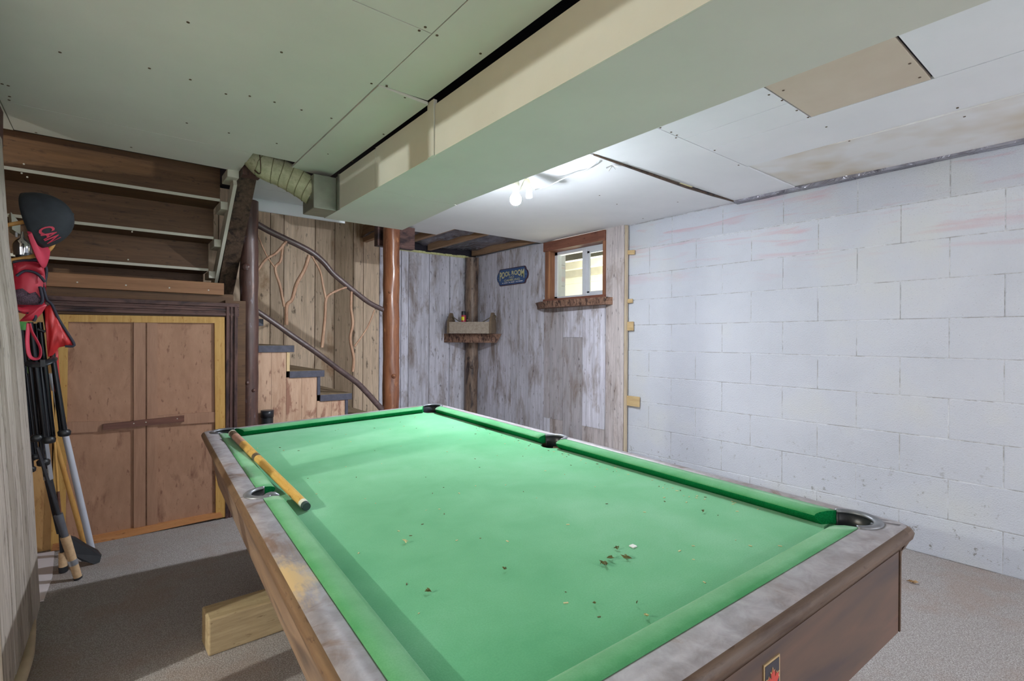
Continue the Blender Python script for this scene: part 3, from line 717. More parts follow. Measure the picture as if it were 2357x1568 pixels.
# brown beam end in the upper left corner
b = MB(); b.box((-.40, YN, 1.864), (-.352, 2.95, 2.016), 0, None, .004); b.box((-.352, 0, 1.848), (-.33, 1.93, 2.016), bev=.006); tag(b.build('wall_plate_beam', M_TRIMDARK), 'dark brown beam resting on top of the left plank wall', 'beam')

# ------------------------------------------------------------------ logs
def log(name, base, top, r, mat, label, knots=(), seg=28, wob=.01):
    root = thing(name, base, label, 'post'); n = 46; pts = []
    for i in range(n+1):
        t = i/n; p = Vector(base).lerp(Vector(top), t); pts.append(p + Vector((noise.noise(Vector((0, 0, t*3+base[0])))*wob, noise.noise(Vector((5, 0, t*3)))*wob, 0)))
    b = MB(); rr = [r*(1+.05*noise.noise(Vector((9, base[0], i*.28)))) for i in range(n+1)]
    b.tube(pts, rr, seg, bumpy=.10); b.build('trunk', mat, root)
    for (a, z, kr) in knots:
        c = Vector((base[0]+math.cos(a)*r*.86, base[1]+math.sin(a)*r*.86, z)); d = Vector((math.cos(a), math.sin(a), .25)).normalized()
        b = MB(); b.lathe(c-d*.012, d, [(0, kr), (.016, kr*.95), (.026, kr*.7), (.030, kr*.2)], 12); b.build('knot', mat, root)
    return root
log('log_post', (.712, 3.68, 0), (.706, 3.68, 1.985), .0545, M_LOGDARK, 'dark knotty log post between the closet and the stair railing',
    [(-2.3, 1.55, .030), (-2.6, 1.24, .024), (-2.5, 1.0, .018), (-2.0, .80, .016), (-1.3, .75, .014), (-2.7, .70, .018), (-1.9, .50, .014)])
log('log_post', (1.735, 3.75, 0), (1.735, 3.75, 1.99), .064, M_LOGRED, 'glossy red-brown varnished log post at the foot of the branch railing',
    [(-1.6, .80, .022), (-2.2, 1.45, .010)], wob=.004)
log('log_post', (3.165, 4.765, 0), (3.175, 4.765, 2.0), .073, M_LOGCORNER, 'rough brown log post standing in the grey board corner',
    [(-2.0, .78, .02), (-2.8, 1.3, .012)])

# ------------------------------------------------------------------ branch railing
RY = 3.76
rl = thing('branch_railing', (1.2, RY, .55), 'rustic stair railing of crooked dark branches with forked peeled twig balusters', 'railing')
b = MB(); pts = spline([P(x, y, 1, RY) for x, y in [(585, 512), (620, 532), (655, 549), (690, 566), (720, 583), (745, 604), (765, 628), (790, 650), (820, 674), (852, 698), (886, 715)]], 4)
b.tube(pts, rads(.022, .019, len(pts)), 12, bumpy=.12); b.build('top_rail', M_BRANCH, rl)
b = MB(); pts = spline([P(x, y, 1, RY) for x, y in [(585, 712), (630, 742), (680, 778), (730, 813), (780, 851), (820, 880), (845, 905), (866, 928), (884, 948)]], 4)
b.tube(pts, rads(.019, .022, len(pts)), 12, bumpy=.12); b.build('bottom_rail', M_BRANCH, rl)
def twig(segs):
    b = MB()
    for pth, r0, r1 in segs:
        pts = spline([P(x, y, 1, RY-.004) for x, y in pth], 4); b.tube(pts, rads(r0, r1, len(pts)), 9, bumpy=.15)
    b.build('baluster', M_TWIG, rl)
twig([([(593, 540), (612, 585), (633, 617)], .005, .006), ([(659, 556), (635, 583), (612, 597), (592, 625)], .010, .008),
      ([(651, 562), (646, 600), (633, 618), (645, 660), (654, 706)], .009, .010)])
twig([([(711, 588), (700, 622), (682, 655), (672, 690), (660, 704), (659, 748)], .013, .013)])
twig([([(718, 590), (737, 625), (744, 660), (750, 688)], .007, .009), ([(798, 661), (770, 672), (751, 688), (748, 730), (744, 770), (741, 800)], .008, .013)])
twig([([(809, 671), (808, 710), (812, 745), (806, 780), (814, 825), (812, 856)], .010, .012), ([(862, 714), (845, 755), (816, 798)], .006, .007)])

# ------------------------------------------------------------------ lower stair flight
lo = thing('staircase', (1.1, 4.3, 0), 'lower stair flight with cedar side boards and slate painted tread edges', 'staircase')
YS = 3.81
trd = [(.82, 1.222), (1.022, 1.040), (1.235, .857), (1.442, .676), (1.655, .490), (1.87, .305), (2.08, .125)]
nos = trd
for i, (x, z) in enumerate(nos):
    back = nos[i-1][0] if i else .3
    b = MB(); b.box((back-.03, YS-.008, z-.012), (x, YB-.005, z), 0)
    b.box((back-.03 if i == 0 else back-.03, YS-.012, z-.048), (x, YS+.02, z-.001), 1, bev=.002); b.box((x-.02, YS, z-.048), (x, YB-.005, z-.012), 1)
    b.build('tread', [M_TREADTOP, M_TREADEDGE], lo)
    zb = nos[i+1][1] if i+1 < len(nos) else 0
    b = MB(); rx = x-.028; b.box((rx-.02, YS-.004, zb), (rx, YB-.005, z-.048)); rs = b.build('riser', M_PINE if i == 1 else M_TREADEDGE, lo)
    x0 = (nos[i-1][0]-.05) if i else .3
    b = MB()
    xx = x0
    while xx < x-.05-.001:
        x2 = min(xx+.105, x-.05); b.box((xx+.0008, YS, 0), (x2-.0008, YS+.015, z-.045)); xx = x2
    b.build('side_board', M_CEDAR, lo)
b = MB(); b.box((.3, 3.84, 1.18), (.8, YB-.005, 1.205)); b.build('landing', M_TREADTOP, lo)
# pot on the floor beside the log
bp = thing('black_pipe', (.835, 3.745, 0), 'short black stub of plastic pipe standing beside the dark log post', 'pipe')
b = MB(); b.lathe((.835, 3.742, 0), (0, 0, 1), [(0, .037), (.60, .037), (.60, .032), (.50, .030)], 22); b.build('pipe_body', M_BLACK, bp)
b = MB(); b.lathe((.835, 3.742, .555), (0, 0, 1), [(0, .0375), (0, .041), (.046, .041), (.046, .0375)], 22); b.build('collar', M_GRAPH, bp)

# ------------------------------------------------------------------ window
wn = thing('window_1', (3.35, 3.2, 1.47), None, None, kind='structure')
b = MB(); b.box((3.226, 2.868, 1.925), (3.262, 3.632, 2.012), bev=.003); b.build('header_casing', M_REDFRAME, wn)
b = MB(); b.box((3.235, 3.565, 1.45), (3.262, 3.615, 1.925), bev=.003); b.box((3.262, 3.596, 1.45), (3.36, 3.612, 1.94)); b.build('jamb_casing', M_REDFRAMEZ, wn)
b = MB(); b.box((3.235, 2.868, 1.45), (3.262, 2.893, 1.925), bev=.003); b.box((3.262, 2.885, 1.45), (3.36, 2.897, 1.94)); b.build('jamb_casing', M_REDFRAMEZ, wn)
b = MB(); b.box((3.262, 2.885, 1.925), (3.36, 3.612, 1.94)); b.build('head_lining', M_REDFRAME, wn)
b = MB(); b.box((3.215, 2.862, 1.445), (3.36, 3.62, 1.472), bev=.002); b.build('sill_board', M_REDFRAME, wn)
fx0, fx1 = 3.345, 3.40
a, c, d, e = 2.90, 3.596, 1.474, 1.925
b = MB(); b.box((fx0, a, d), (fx1, c, d+.028)); b.box((fx0, a, e-.028), (fx1, c, e)); b.box((fx0, a, d), (fx1, a+.026, e)); b.box((fx0, c-.035, d), (fx1, c, e))
b.build('window_frame', M_VINYL, wn)
b = MB(); m0 = 3.17; b.box((fx0-.008, m0, d+.02), (fx0+.02, m0+.055, e-.02), bev=.002); b.box((fx0-.004, m0-.03, d+.035), (fx0+.012, m0, e-.04), bev=.001); b.box((fx0-.004, a+.024, e-.06), (fx0+.015, m0, e-.024)); b.box((fx0-.004, a+.024, d+.022), (fx0+.015, m0, d+.05)); b.box((fx0-.004, a+.024, d+.04), (fx0+.015, a+.045, e-.03))
b.build('sliding_sash', M_VINYL, wn)
b = MB(); b.box((fx0+.012, m0+.05, d+.02), (fx0+.016, c-.03, e-.02)); b.build('pane', M_GLASS, wn)
b = MB(); b.box((fx0+.004, a+.03, d+.04), (fx0+.008, m0-.02, e-.04)); b.build('pane', M_GLASS, wn)
# crawl space outside the window
b = MB()
for r in range(-1, 7):
    for k in range(14):
        y0 = 1.8+k*.4+(.2 if r % 2 else 0); b.box((5.2, y0+.004, .9+r*.2+.004), (5.4, y0+.396, .9+(r+1)*.2-.004), bev=.004)
b.box((5.205, 1.5, .6), (5.4, 7.4, 2.4)); tag(b.build('wall_outside', M_OUTBLOCK), kind='structure')
b = MB(); b.box((3.6, 1.4, .55), (5.4, 7.4, .6)); tag(b.build('floor_outside', M_OUTBLOCK), kind='structure')
b = MB(); b.box((3.5, 1.3, 2.42), (5.5, 7.45, 2.45)); b.box((3.5, 1.35, .5), (5.5, 1.4, 2.45)); b.box((3.5, 7.4, .5), (5.5, 7.45, 2.45)); tag(b.build('ceiling_outside', M_OUTBLOCK), kind='structure')
OL = ['near floor beam seen through the top of the window', 'second floor beam seen through the window behind the near one', 'far ledger beam against the outside block wall seen through the window']
for i, (x0, x1, z0, z1) in enumerate([(3.95, 4.03, 1.96, 2.2), (4.6, 4.68, 1.99, 2.2), (5.10, 5.18, 1.98, 2.08)]):
    b = MB(); b.box((x0, 1.5, z0), (x1, 7.3, z1), bev=.004); tag(b.build('floor_beam', M_OUTWOOD), OL[i], 'beam')

# live edge shelf under the window
def live_slab(name, outline_top, z0, z1, label, parent=None, inset=.02):
    b = MB(); n = len(outline_top); top = [Vector((p[0], p[1], z1)) for p in outline_top]
    cen = sum(top, Vector())/n; vs = []; L = 5
    for k in range(L+1):
        t = k/L; z = lerp(z1, z0, t); s = 1 - inset*t
        for p, fr in zip(top, [p[2] for p in outline_top]):
            q = cen + (p-cen)*(s if fr else 1); j = (noise.noise(Vector((p.x*30, p.y*30, t*3)))*.008 if fr and 0 < k else 0)
            vs.append(Vector((q.x-j, q.y-j, z)))
    fs = [list(range(n)), [L*n+i for i in range(n)][::-1]]
    for k in range(L):
        for i in range(n): fs.append((k*n+i, k*n+(i+1) % n, (k+1)*n+(i+1) % n, (k+1)*n+i))
    b.add(vs, fs); o = b.build(name, M_LIVE, parent); tag(o, label, 'shelf'); return o
pts = [(3.249, 2.79, 0)]
for i in range(15):
    t = i/14; y = lerp(2.785, 3.74, t); x = 3.165 - .045*math.sin(min(1, t*1.3)*PI*.5) + (.11*max(0, (t-.72)/.28)**1.6) + .008*noise.noise(Vector((y*9, 0, 0)))
    pts.append((x, y, 1))
pts.append((3.249, 3.74, 0))
live_slab('live_edge_shelf', pts, 1.385, 1.444, 'live-edge bark-fronted shelf under the small window', inset=.10)
# corner shelf
A = P(1022, 768, 1, YB-.005); Bq = P(1155, 769, 0, 3.245)
pts = [(3.245, YB-.006, 0), (A.x, YB-.006, 0)]
for i in range(13):
    t = i/12; p = A.lerp(Bq, t); bow = math.sin(t*PI)*.05; pts.append((p.x-bow+.010*noise.noise(Vector((t*9, 0, 3))), p.y-bow, 1))
ZC = (A.z+Bq.z)/2
live_slab('live_edge_shelf', pts, ZC-.095, ZC, 'live-edge bark-fronted corner shelf carrying the old tool caddy', inset=.16)

# tool caddy on the corner shelf
dirv = (Bq-A); dirv.z = 0; LEN = dirv.length; dirv.normalize(); nrm = Vector((dirv.y, -dirv.x, 0))
if nrm.dot(Vector((-1, -1, 0))) < 0: nrm = -nrm
# bench frame of the caddy: u along the front, w back into the corner
c0 = P(1034, 768, 1, 4.64); c1 = c0 + dirv*.50
ff = lambda u, w_, z: Vector((c0.x, c0.y, ZC)) + dirv*u - nrm*w_ + Vector((0, 0, z))
def fhit(x, y):
    """point on the caddy front plane seen at a photo position"""
    r = ray(x, y); o = Vector((0, 0, CAMZ)); t = (ff(0, 0, 0)-o).dot(nrm)/r.dot(nrm); return o+r*t
u1 = (fhit(1126, 765)-ff(0, 0, 0)).dot(dirv); hb = fhit(1080, 741).z - ZC; hp_ = fhit(1130, 719).z - ZC
cd = thing('tool_caddy', ff(u1/2, .08, 0), 'old grey wooden tool caddy with pointed ends on the corner shelf', 'tool caddy')
def ubox(u0, u1_, w0, w1, z0, z1, b):
    b.hexa([ff(u0, w0, z0), ff(u1_, w0, z0), ff(u1_, w1, z0), ff(u0, w1, z0), ff(u0, w0, z1), ff(u1_, w0, z1), ff(u1_, w1, z1), ff(u0, w1, z1)])
DW = .15
b = MB(); ubox(0, u1, 0, .016, .002, hb, b); b.build('front_board', M_CADDY, cd)
b = MB(); ubox(0, u1, DW-.016, DW, .002, hb, b); b.build('back_board', M_CADDY, cd)
b = MB(); ubox(0, u1, .016, DW-.016, .002, .014, b); b.build('bottom_board', M_CADDY, cd)
for s0 in (-.024, u1):
    b = MB(); prof = [(-.006, .002), (DW+.006, .002), (DW+.006, hb+.01), (DW*.62, hp_), (DW*.38, hp_), (-.006, hb+.01)]
    b.prism([ff(s0, w_, z) for w_, z in prof], dirv*.024); b.build('end_board', M_CADDYD, cd)
b = MB(); zt = hp_-.03
b.tube(spline([ff(-.04, DW*.5, zt-.01), ff(-.01, DW*.5, zt), ff(u1*.18, DW*.5, hb+.01), ff(u1*.5, DW*.5, hb-.05), ff(u1*.82, DW*.5, hb+.01), ff(u1+.02, DW*.5, zt), ff(u1+.05, DW*.4, zt-.01), ff(u1+.045, DW*.3, zt-.04)], 5), .005, 7); b.build('rope_handle', M_ROPE, cd)
sc_ = fhit(1062, 741); us = (sc_-ff(0, 0, 0)).dot(dirv); cb = ff(us, .06, .015); zt = fhit(1062, 716).z; zm = fhit(1062, 725).z
can = thing('spray_can', cb, 'small red spray can with black cap and yellow label in the tool caddy', 'spray can')
b = MB(); b.lathe(cb, (0, 0, 1), [(0, .026), (zm-cb.z-.008, .026), (zm-cb.z, .023)], 20); b.build('can_body', M_CANRED, can)
b = MB(); b.lathe((cb.x, cb.y, zm), (0, 0, 1), [(0, .0245), (zt-zm-.004, .0245), (zt-zm, .022)], 20); b.build('cap', M_BLACK, can)
b = MB(); vs = []; fs = []
for i in range(9):
    a_ = math.atan2(nrm.y, nrm.x)-.7+i*.175
    for z in (zm-.055, zm-.018): vs.append((cb.x+math.cos(a_)*.0266, cb.y+math.sin(a_)*.0266, z+(.004*math.sin(i*1.9))))
for i in range(8): fs.append((i*2, i*2+2, i*2+3, i*2+1))
b.add(vs, fs); b.build('label', M_CANYEL, can)

# ------------------------------------------------------------------ pool room sign
XS = 3.232
q = [P(*p_, 0, XS) for p_ in [(1151, 621), (1206, 613.5), (1206, 651), (1151, 658)]]
yL = (q[0].y+q[3].y)/2; yR = (q[1].y+q[2].y)/2; zT = (q[0].z+q[1].z)/2; zB = (q[2].z+q[3].z)/2; zc = (zT+zB)/2; hh = (zT-zB)/2
sgn = thing('pool_room_sign', (XS, (yL+yR)/2, zB), 'blue wooden sign lettered POOL ROOM on the grey board wall', 'sign')
def sign_poly(x, grow):
    out = []
    hL = hh+grow; wL = yL+grow; wR = yR-grow
    # right side (towards camera), scalloped
    def side(ys, sg):
        pts = [(0, 1.0), (.012, .86), (.020, .62), (.042, .42), (.052, .18), (.055, 0)]
        seq = [(d_, k) for d_, k in pts] + [(d_, -k) for d_, k in pts[-2::-1]]
        return [(ys+sg*d_, zc+k*hL) for d_, k in seq]
    out += side(wL, 1); out += side(wR, -1)[::-1]
    return [Vector((x, y, z)) for y, z in out]
b = MB(); b.prism(sign_poly(3.248, .004), (-.014, 0, 0)); b.build('sign_edge', M_SIGNEDGE, sgn)
b = MB(); b.prism(sign_poly(3.2345, -.003), (-.003, 0, 0)); b.build('sign_board', M_SIGN, sgn)
def sign_text(txt, ya, yb, fn, mat, bold=.0, name='lettering'):
    vs, fs, asp = text_mesh(txt, 1, bold); b = MB()
    out = []
    for v in vs:
        u = v.x; y = lerp(ya, yb, u); z0, z1 = fn(u); out.append(Vector((3.2308, y, lerp(z0, z1, v.y))))
    b.add(out, fs); o = b.build(name, mat, sgn); return o
W_ = yL-yR
sign_text('POOL ROOM', yL+.003, yR-.006, lambda u: (zc+hh*(.16-.62*(2*u-1)**2), zc+hh*(.66+.16*(1-(2*u-1)**2)*0+.05*(2*u-1)**2)), M_SIGNTXT, .03)
sign_text('NO', lerp(yL, yR, .40), lerp(yL, yR, .60), lambda u: (zc-hh*.24, zc+hh*.04), M_SIGNTXT, .01)
sign_text('GAMBLING', lerp(yL, yR, .18), lerp(yL, yR, .84), lambda u: (zc-hh*.58, zc-hh*.30), M_SIGNTXT, .01)
b = MB()
for u0, u1_ in [(.10, .15), (.18, .32), (.345, .355), (.39, .44), (.47, .62), (.665, .675), (.70, .75), (.78, .95)]:
    b.box((3.2304, lerp(yL, yR, u1_), zc-hh*.78), (3.2312, lerp(yL, yR, u0), zc-hh*.69))
b.build('small_print', M_SIGNSM, sgn)
for yy in (yL+.03, yR-.03):
    b = MB(); b.lathe((3.2315, yy, zc), (-1, 0, 0), [(0, .004), (.002, .004)], 10); b.build('screw', M_STEEL, sgn)

# ------------------------------------------------------------------ furring strip ends at the board edge
FL_ = ['topmost wooden strip end poking out beyond the grey boards onto the white block wall', 'small strip end second from the top beside the white block wall',
       'square-cut strip end third from the top beside the white block wall', 'largest and lowest strip end beside the white block wall']
for i, (yo, z0, z1, rot) in enumerate([(2.590, 1.795, 1.830, .25), (2.609, 1.390, 1.422, 0), (2.599, 1.168, 1.240, 0), (2.534, .566, .646, .02)]):
    b = MB(); th = .018
    M_ = Matrix.Translation((3.285-th/2-.004, 2.80, (z0+z1)/2)) @ Matrix.Rotation(rot*.4, 4, 'X')
    b.box((-th/2+.004, yo-2.80, -(z1-z0)/2), (th/2, .0, (z1-z0)/2), 0, M_, .0015)
    tag(b.build('strapping_end', M_PINEX), FL_[i], 'wood strip', None)

# ------------------------------------------------------------------ ceiling bulb, adapter and cord
lb = thing('hanging_light_bulb', BULB, 'lit white light bulb in a socket hanging beside the bulkhead', 'light bulb')
b = MB(); b.lathe(BULB + Vector((0, 0, -.035)), (0, 0, 1), [(0, .004), (.003, .014), (.010, .023), (.017, .0275)], 24)
b.lathe(BULB + Vector((0, 0, -.035)), (0, 0, 1), [(.017, .0275), (.022, .0295), (.033, .031), (.046, .028), (.058, .020), (.066, .0155)], 24, 1); b.build('bulb', [M_BULB, M_BULBN], lb)
b = MB(); b.lathe(BULB + Vector((0, 0, .031)), (0, 0, 1), [(0, .016), (.028, .018), (.03, .020), (.055, .020), (.06, .017)], 20); b.build('bulb_collar', M_CREAM, lb)
b = MB(); b.lathe(BULB + Vector((0, 0, .091)), (0, 0, 1), [(0, .020), (.01, .022), (.045, .021), (.05, .015), (.0755, .012)], 20); b.build('socket', M_SOCKET, lb)
for o_ in lb.children: pass
ad_t = P(1213, 404, 1, 2.16)
ad = thing('plug_adapter', ad_t, 'cream stacked plug adapter hanging right of the lit bulb', 'adapter')
p1 = P(1211, 412, 1, 2.15); p2 = P(1215, 424, 1, 2.15); p3 = P(1218, 436, 1, 2.15); p4 = P(1218, 444, 1, 2.15); p5 = P(1218, 456, 1, 2.15)
def stub(pa, pb, w_, d_, mat, name, bev=.003):
    b = MB(); dz = (pb-pa); L = dz.length; zax = dz.normalized(); xax = RT.copy(); xax = (xax - zax*xax.dot(zax)).normalized(); yax = zax.cross(xax)
    M_ = Matrix((xax, yax, zax)).transposed().to_4x4(); M_.translation = pa
    b.box((-w_/2, -d_/2, 0), (w_/2, d_/2, L), 0, M_, bev); return b.build(name, mat, ad)
stub(p1, p2, .028, .024, M_YELLOWISH, 'yellow_plug'); stub(p2, p3, .024, .022, M_CREAM, 'tap_body'); stub(p3, p4, .034, .03, M_CREAM, 'cord_plug'); stub(p4, p5, .036, .028, M_SOCKET, 'lower_plug', .006)
b = MB(); b.tube([p1, Vector((p1.x-.002, p1.y, H))], [.003, .002], 6); b.build('hook', M_STEEL, ad)
b = MB(); b.tube(spline([BULB+Vector((.012, 0, .045)), BULB+Vector((.03, .0, .05)), BULB+Vector((.045, .0, .085)), p1+Vector((-.008, 0, .0))], 5), .0035, 7); b.build('short_lead', M_CREAM, ad)
cordp = [P(1231, 437, 1, 2.15)]
for x, y, yy in [(1262, 428, 2.10), (1300, 410, 2.02), (1340, 396, 1.93), (1366, 380, 1.83)]: cordp.append(P(x, y, 1, yy))
cordp.append(P(1374, 372, 2, 2.013))
b = MB(); b.tube(spline(cordp, 6), .0028, 7); tag(b.build('power_cord', M_CORD), 'thin white cord drooping from the plug adapter to the ceiling seam', 'cord')
tp_ = P(1408, 381, 2, 2.012); b = MB()
for i in range(5):
    a_ = i*1.3; d_ = Vector((math.cos(a_), math.sin(a_), -.5-.2*i % .4))*.03; b.hexa([tp_, tp_+Vector((.008, 0, 0)), tp_+d_+Vector((.006, .004, 0)), tp_+d_, tp_+Vector((0, 0, .004)), tp_+Vector((.008, 0, .004)), tp_+d_+Vector((.006, .004, .003)), tp_+d_+Vector((0, 0, .003))])
tag(b.build('torn_paper', M_PAPER), 'torn scrap of white board paper hanging at the ceiling seam', 'paper scrap')

# side-room bulb, and an unseen fill bulb added behind the camera
for i, (pos, lab) in enumerate(((BULB2, 'lit bulb hanging in the side room beyond the plank wall'), (FILL_BULB, 'added fill bulb on the ceiling behind the viewer, right side'))):
    t_ = thing('ceiling_bulb', pos, lab, 'light bulb')
    b = MB(); b.lathe(pos+Vector((0, 0, -.055)), (0, 0, 1), [(0, .004), (.006, .02), (.02, .03), (.03, .030)], 18); b.build('bulb', (M_BULB2, M_FILL_BULB)[i], t_)
    b = MB(); b.lathe(pos+Vector((0, 0, .03)), (0, 0, 1), [(0, .03), (H-pos.z-.035, .045), (H-pos.z-.032, .045)], 18); b.build('socket', M_CREAM, t_)

# ------------------------------------------------------------------ pool table (local frame: x across, y along, z up from the foot)
d1 = Vector((.04544, .99888, .01329)); nn = Vector((-.03965, -.01149, .99915)); nn = (nn - d1*nn.dot(d1)).normalized(); d1.normalize(); d2 = d1.cross(nn)
K = .46; A0, B0 = 1.6845, 3.33; ZR = .68
org = Vector((0, 0, CAMZ)) + d2*(A0*K) + d1*(B0*K) - nn*K
TM = Matrix((d2, d1, nn)).transposed().to_4x4(); TM.translation = org - nn*ZR
pt = bpy.data.objects.new('pool_table', None); COL.objects.link(pt); pt.matrix_world = TM
tag(pt, 'green-felt pool table with dusty wooden rails filling the middle of the room', 'pool table')
TI = TM.inverted()
def tl(x, y, ax, v):
    """table-local point at photo position on local plane axis=v"""
    o = TI @ Vector((0, 0, CAMZ)); r = TI.to_3x3() @ ray(x, y); return o + r*((v-o[ax])/r[ax])
SX, SYF, SYN = .538, 1.074, -1.076; OX0, OX1, OYF, OYN = -.598, .590, 1.126, -1.148
ZF = ZR - .030; NO = .049
PK = [(-SX, SYF), (SX, SYF), (-SX, SYN), (SX, SYN)]
MIDY = .012
# bed
b = MB(); out = []
nseg = 0
CPX, CPY, CR = .508, 1.045, .050
MPX, MR = .519, .047
def bed_outline():
    pts = []
    def arc(cx, cy_, a0, a1, r, n=12): return [(cx+math.cos(lerp(a0, a1, i/n))*r, cy_+math.sin(lerp(a0, a1, i/n))*r) for i in range(n+1)]
    q = .80*PI; rr = CR+.002
    # each corner bite runs through the side facing the middle of the table
    pts += arc(-CPX, -CPY, PI/4+q, PI/4-q, rr)[0:0]
    def corner_bite(sx_, sy_):
        d = math.atan2(-sy_, -sx_); return arc(sx_*CPX, sy_*CPY, d+.45*PI, d-.45*PI, rr)
    def side_bite(sx_):
        d = math.atan2(0, -sx_); return arc(sx_*MPX, MIDY, d+.36*PI, d-.36*PI, MR+.002)
    pts += corner_bite(-1, -1); pts += corner_bite(1, -1); pts += side_bite(1); pts += corner_bite(1, 1); pts += corner_bite(-1, 1); pts += side_bite(-1)
    return pts
poly = bed_outline()
b = MB(); b.prism([Vector((x, y, ZF)) for x, y in poly], (0, 0, -.02)); b.build('bed_cloth', M_FELT, pt, True)
# cushions: profile across (distance from seam inward, height)
def cushion(p0, p1, inward, cut0, cut1):
    """felt cushion from p0 to p1 along the seam; nose ends are mitred by cut0/cut1"""
    p0 = Vector((p0[0], p0[1], 0)); p1 = Vector((p1[0], p1[1], 0)); inw = Vector((inward[0], inward[1], 0)); al = (p1-p0).normalized()
    prof = [(0, ZR+.0015), (.022, ZR+.002), (.038, ZR-.0005), (.046, ZR-.004), (NO, ZR-.008), (.047, ZR-.014), (.038, ZF+.006), (.034, ZF-.0), (0, ZF-.0)]
    b = MB(); n_ = 24; vs = []
    for i in range(n_+1):
        for (d_, z) in prof:
            k = d_/NO; a_ = p0 + al*(cut0*k); c_ = p1 - al*(cut1*k); vs.append(a_.lerp(c_, i/n_) + inw*d_ + Vector((0, 0, z)))
    m_ = len(prof); fs = []
    for i in range(n_):
        for j in range(m_-1): fs.append((i*m_+j, i*m_+j+1, (i+1)*m_+j+1, (i+1)*m_+j))
        fs.append((i*m_+m_-1, i*m_, (i+1)*m_, (i+1)*m_+m_-1))
    fs += [list(range(m_)), [n_*m_+j for j in range(m_)][::-1]]
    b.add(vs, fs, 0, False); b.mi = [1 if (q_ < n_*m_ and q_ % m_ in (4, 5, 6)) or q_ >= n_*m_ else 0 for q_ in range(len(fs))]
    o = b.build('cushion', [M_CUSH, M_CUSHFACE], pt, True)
    for p in o.data.polygons:
        p.use_smooth = len(p.vertices) == 4
    return o
g = .070; mg = .047
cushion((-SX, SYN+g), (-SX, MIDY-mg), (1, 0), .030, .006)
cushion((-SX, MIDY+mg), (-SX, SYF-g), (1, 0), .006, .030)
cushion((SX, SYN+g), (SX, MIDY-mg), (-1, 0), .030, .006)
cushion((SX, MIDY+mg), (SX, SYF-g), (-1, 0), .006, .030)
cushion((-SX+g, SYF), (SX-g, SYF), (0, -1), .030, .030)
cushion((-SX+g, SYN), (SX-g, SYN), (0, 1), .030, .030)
# wooden rails with rounded outer edge; pocket cut-outs
def rail(side, a0, a1, o_, s_, mat_side, cuts):
    """side 'x': rail runs along y between a0,a1, outer at o_, seam at s_; cuts = [(centre along, radius, centre across)]"""
    b = MB(); n_ = 90; sg = 1 if o_ > s_ else -1; w_ = abs(o_-s_)
    prof_o = [(0, ZR), (w_-.022, ZR), (w_-.012, ZR-.0015), (w_-.004, ZR-.007), (w_, ZR-.016), (w_-.002, ZR-.026), (w_-.008, ZR-.034), (w_-.014, ZR-.040), (w_-.016, ZR-.052), (0, ZR-.052)]
    vs = []; m_ = len(prof_o); al = [lerp(a0, a1, i/n_) for i in range(n_+1)]
    for (c, r, ac) in cuts: al += [v_ for v_ in (c + r*math.cos(PI*k/30) for k in range(31)) if a0 < v_ < a1]
    al = sorted(set(round(v_, 5) for v_ in al))
    for a_ in al:
        cut = 0
        for (c, r, ac) in cuts:
            dd = r*r-(a_-c)**2
            if dd >= 0: cut = max(cut, math.sqrt(dd)+ac)
        cut = min(cut, w_-.013)
        # mitre at the ends
        for (d_, z) in prof_o:
            dx = max(d_, cut) if d_ < w_-.014 else d_
            vs.append(Vector((s_+sg*dx, a_, z)) if side == 'x' else Vector((a_, s_+sg*dx, z)))
    fs = []; mis = []
    for i in range(len(al)-1):
        for j in range(m_):
            k = (j+1) % m_; fs.append((i*m_+j, i*m_+k, (i+1)*m_+k, (i+1)*m_+j)); mis.append(0 if j in (0, 1) else 1)
    N_ = len(al); fs += [list(range(m_)), [(N_-1)*m_+j for j in range(m_)][::-1]]; mis += [1, 1]
    b.add(vs, fs, 0, False); b.mi = mis
    o = b.build('rail', [M_RAILTOP, mat_side], pt, True)
    for p in o.data.polygons: p.use_smooth = len(p.vertices) == 4
    return o
rc = [(MIDY-.002, .060, 0)]
rail('x', SYN, MIDY-.001, OX0, -SX, M_RAILSIDE, [(-CPY, CR, CPX-SX), (MIDY, MR, MPX-SX)])
rail('x', MIDY+.001, SYF, OX0, -SX, M_RAILSIDE, [(CPY, CR, CPX-SX), (MIDY, MR, MPX-SX)])
rail('x', SYN, MIDY-.001, OX1, SX, M_RAILSIDE, [(-CPY, CR, CPX-SX), (MIDY, MR, MPX-SX)])
rail('x', MIDY+.001, SYF, OX1, SX, M_RAILSIDE, [(CPY, CR, CPX-SX), (MIDY, MR, MPX-SX)])
rail('y', -SX, SX, OYF, SYF, M_RAILSIDEX, [(-CPX, CR, CPY-SYF), (CPX, CR, CPY-SYF)])
rail('y', -SX, SX, OYN, SYN, M_RAILSIDEX, [(-CPX, CR, CPY-SYF), (CPX, CR, CPY-SYF)])
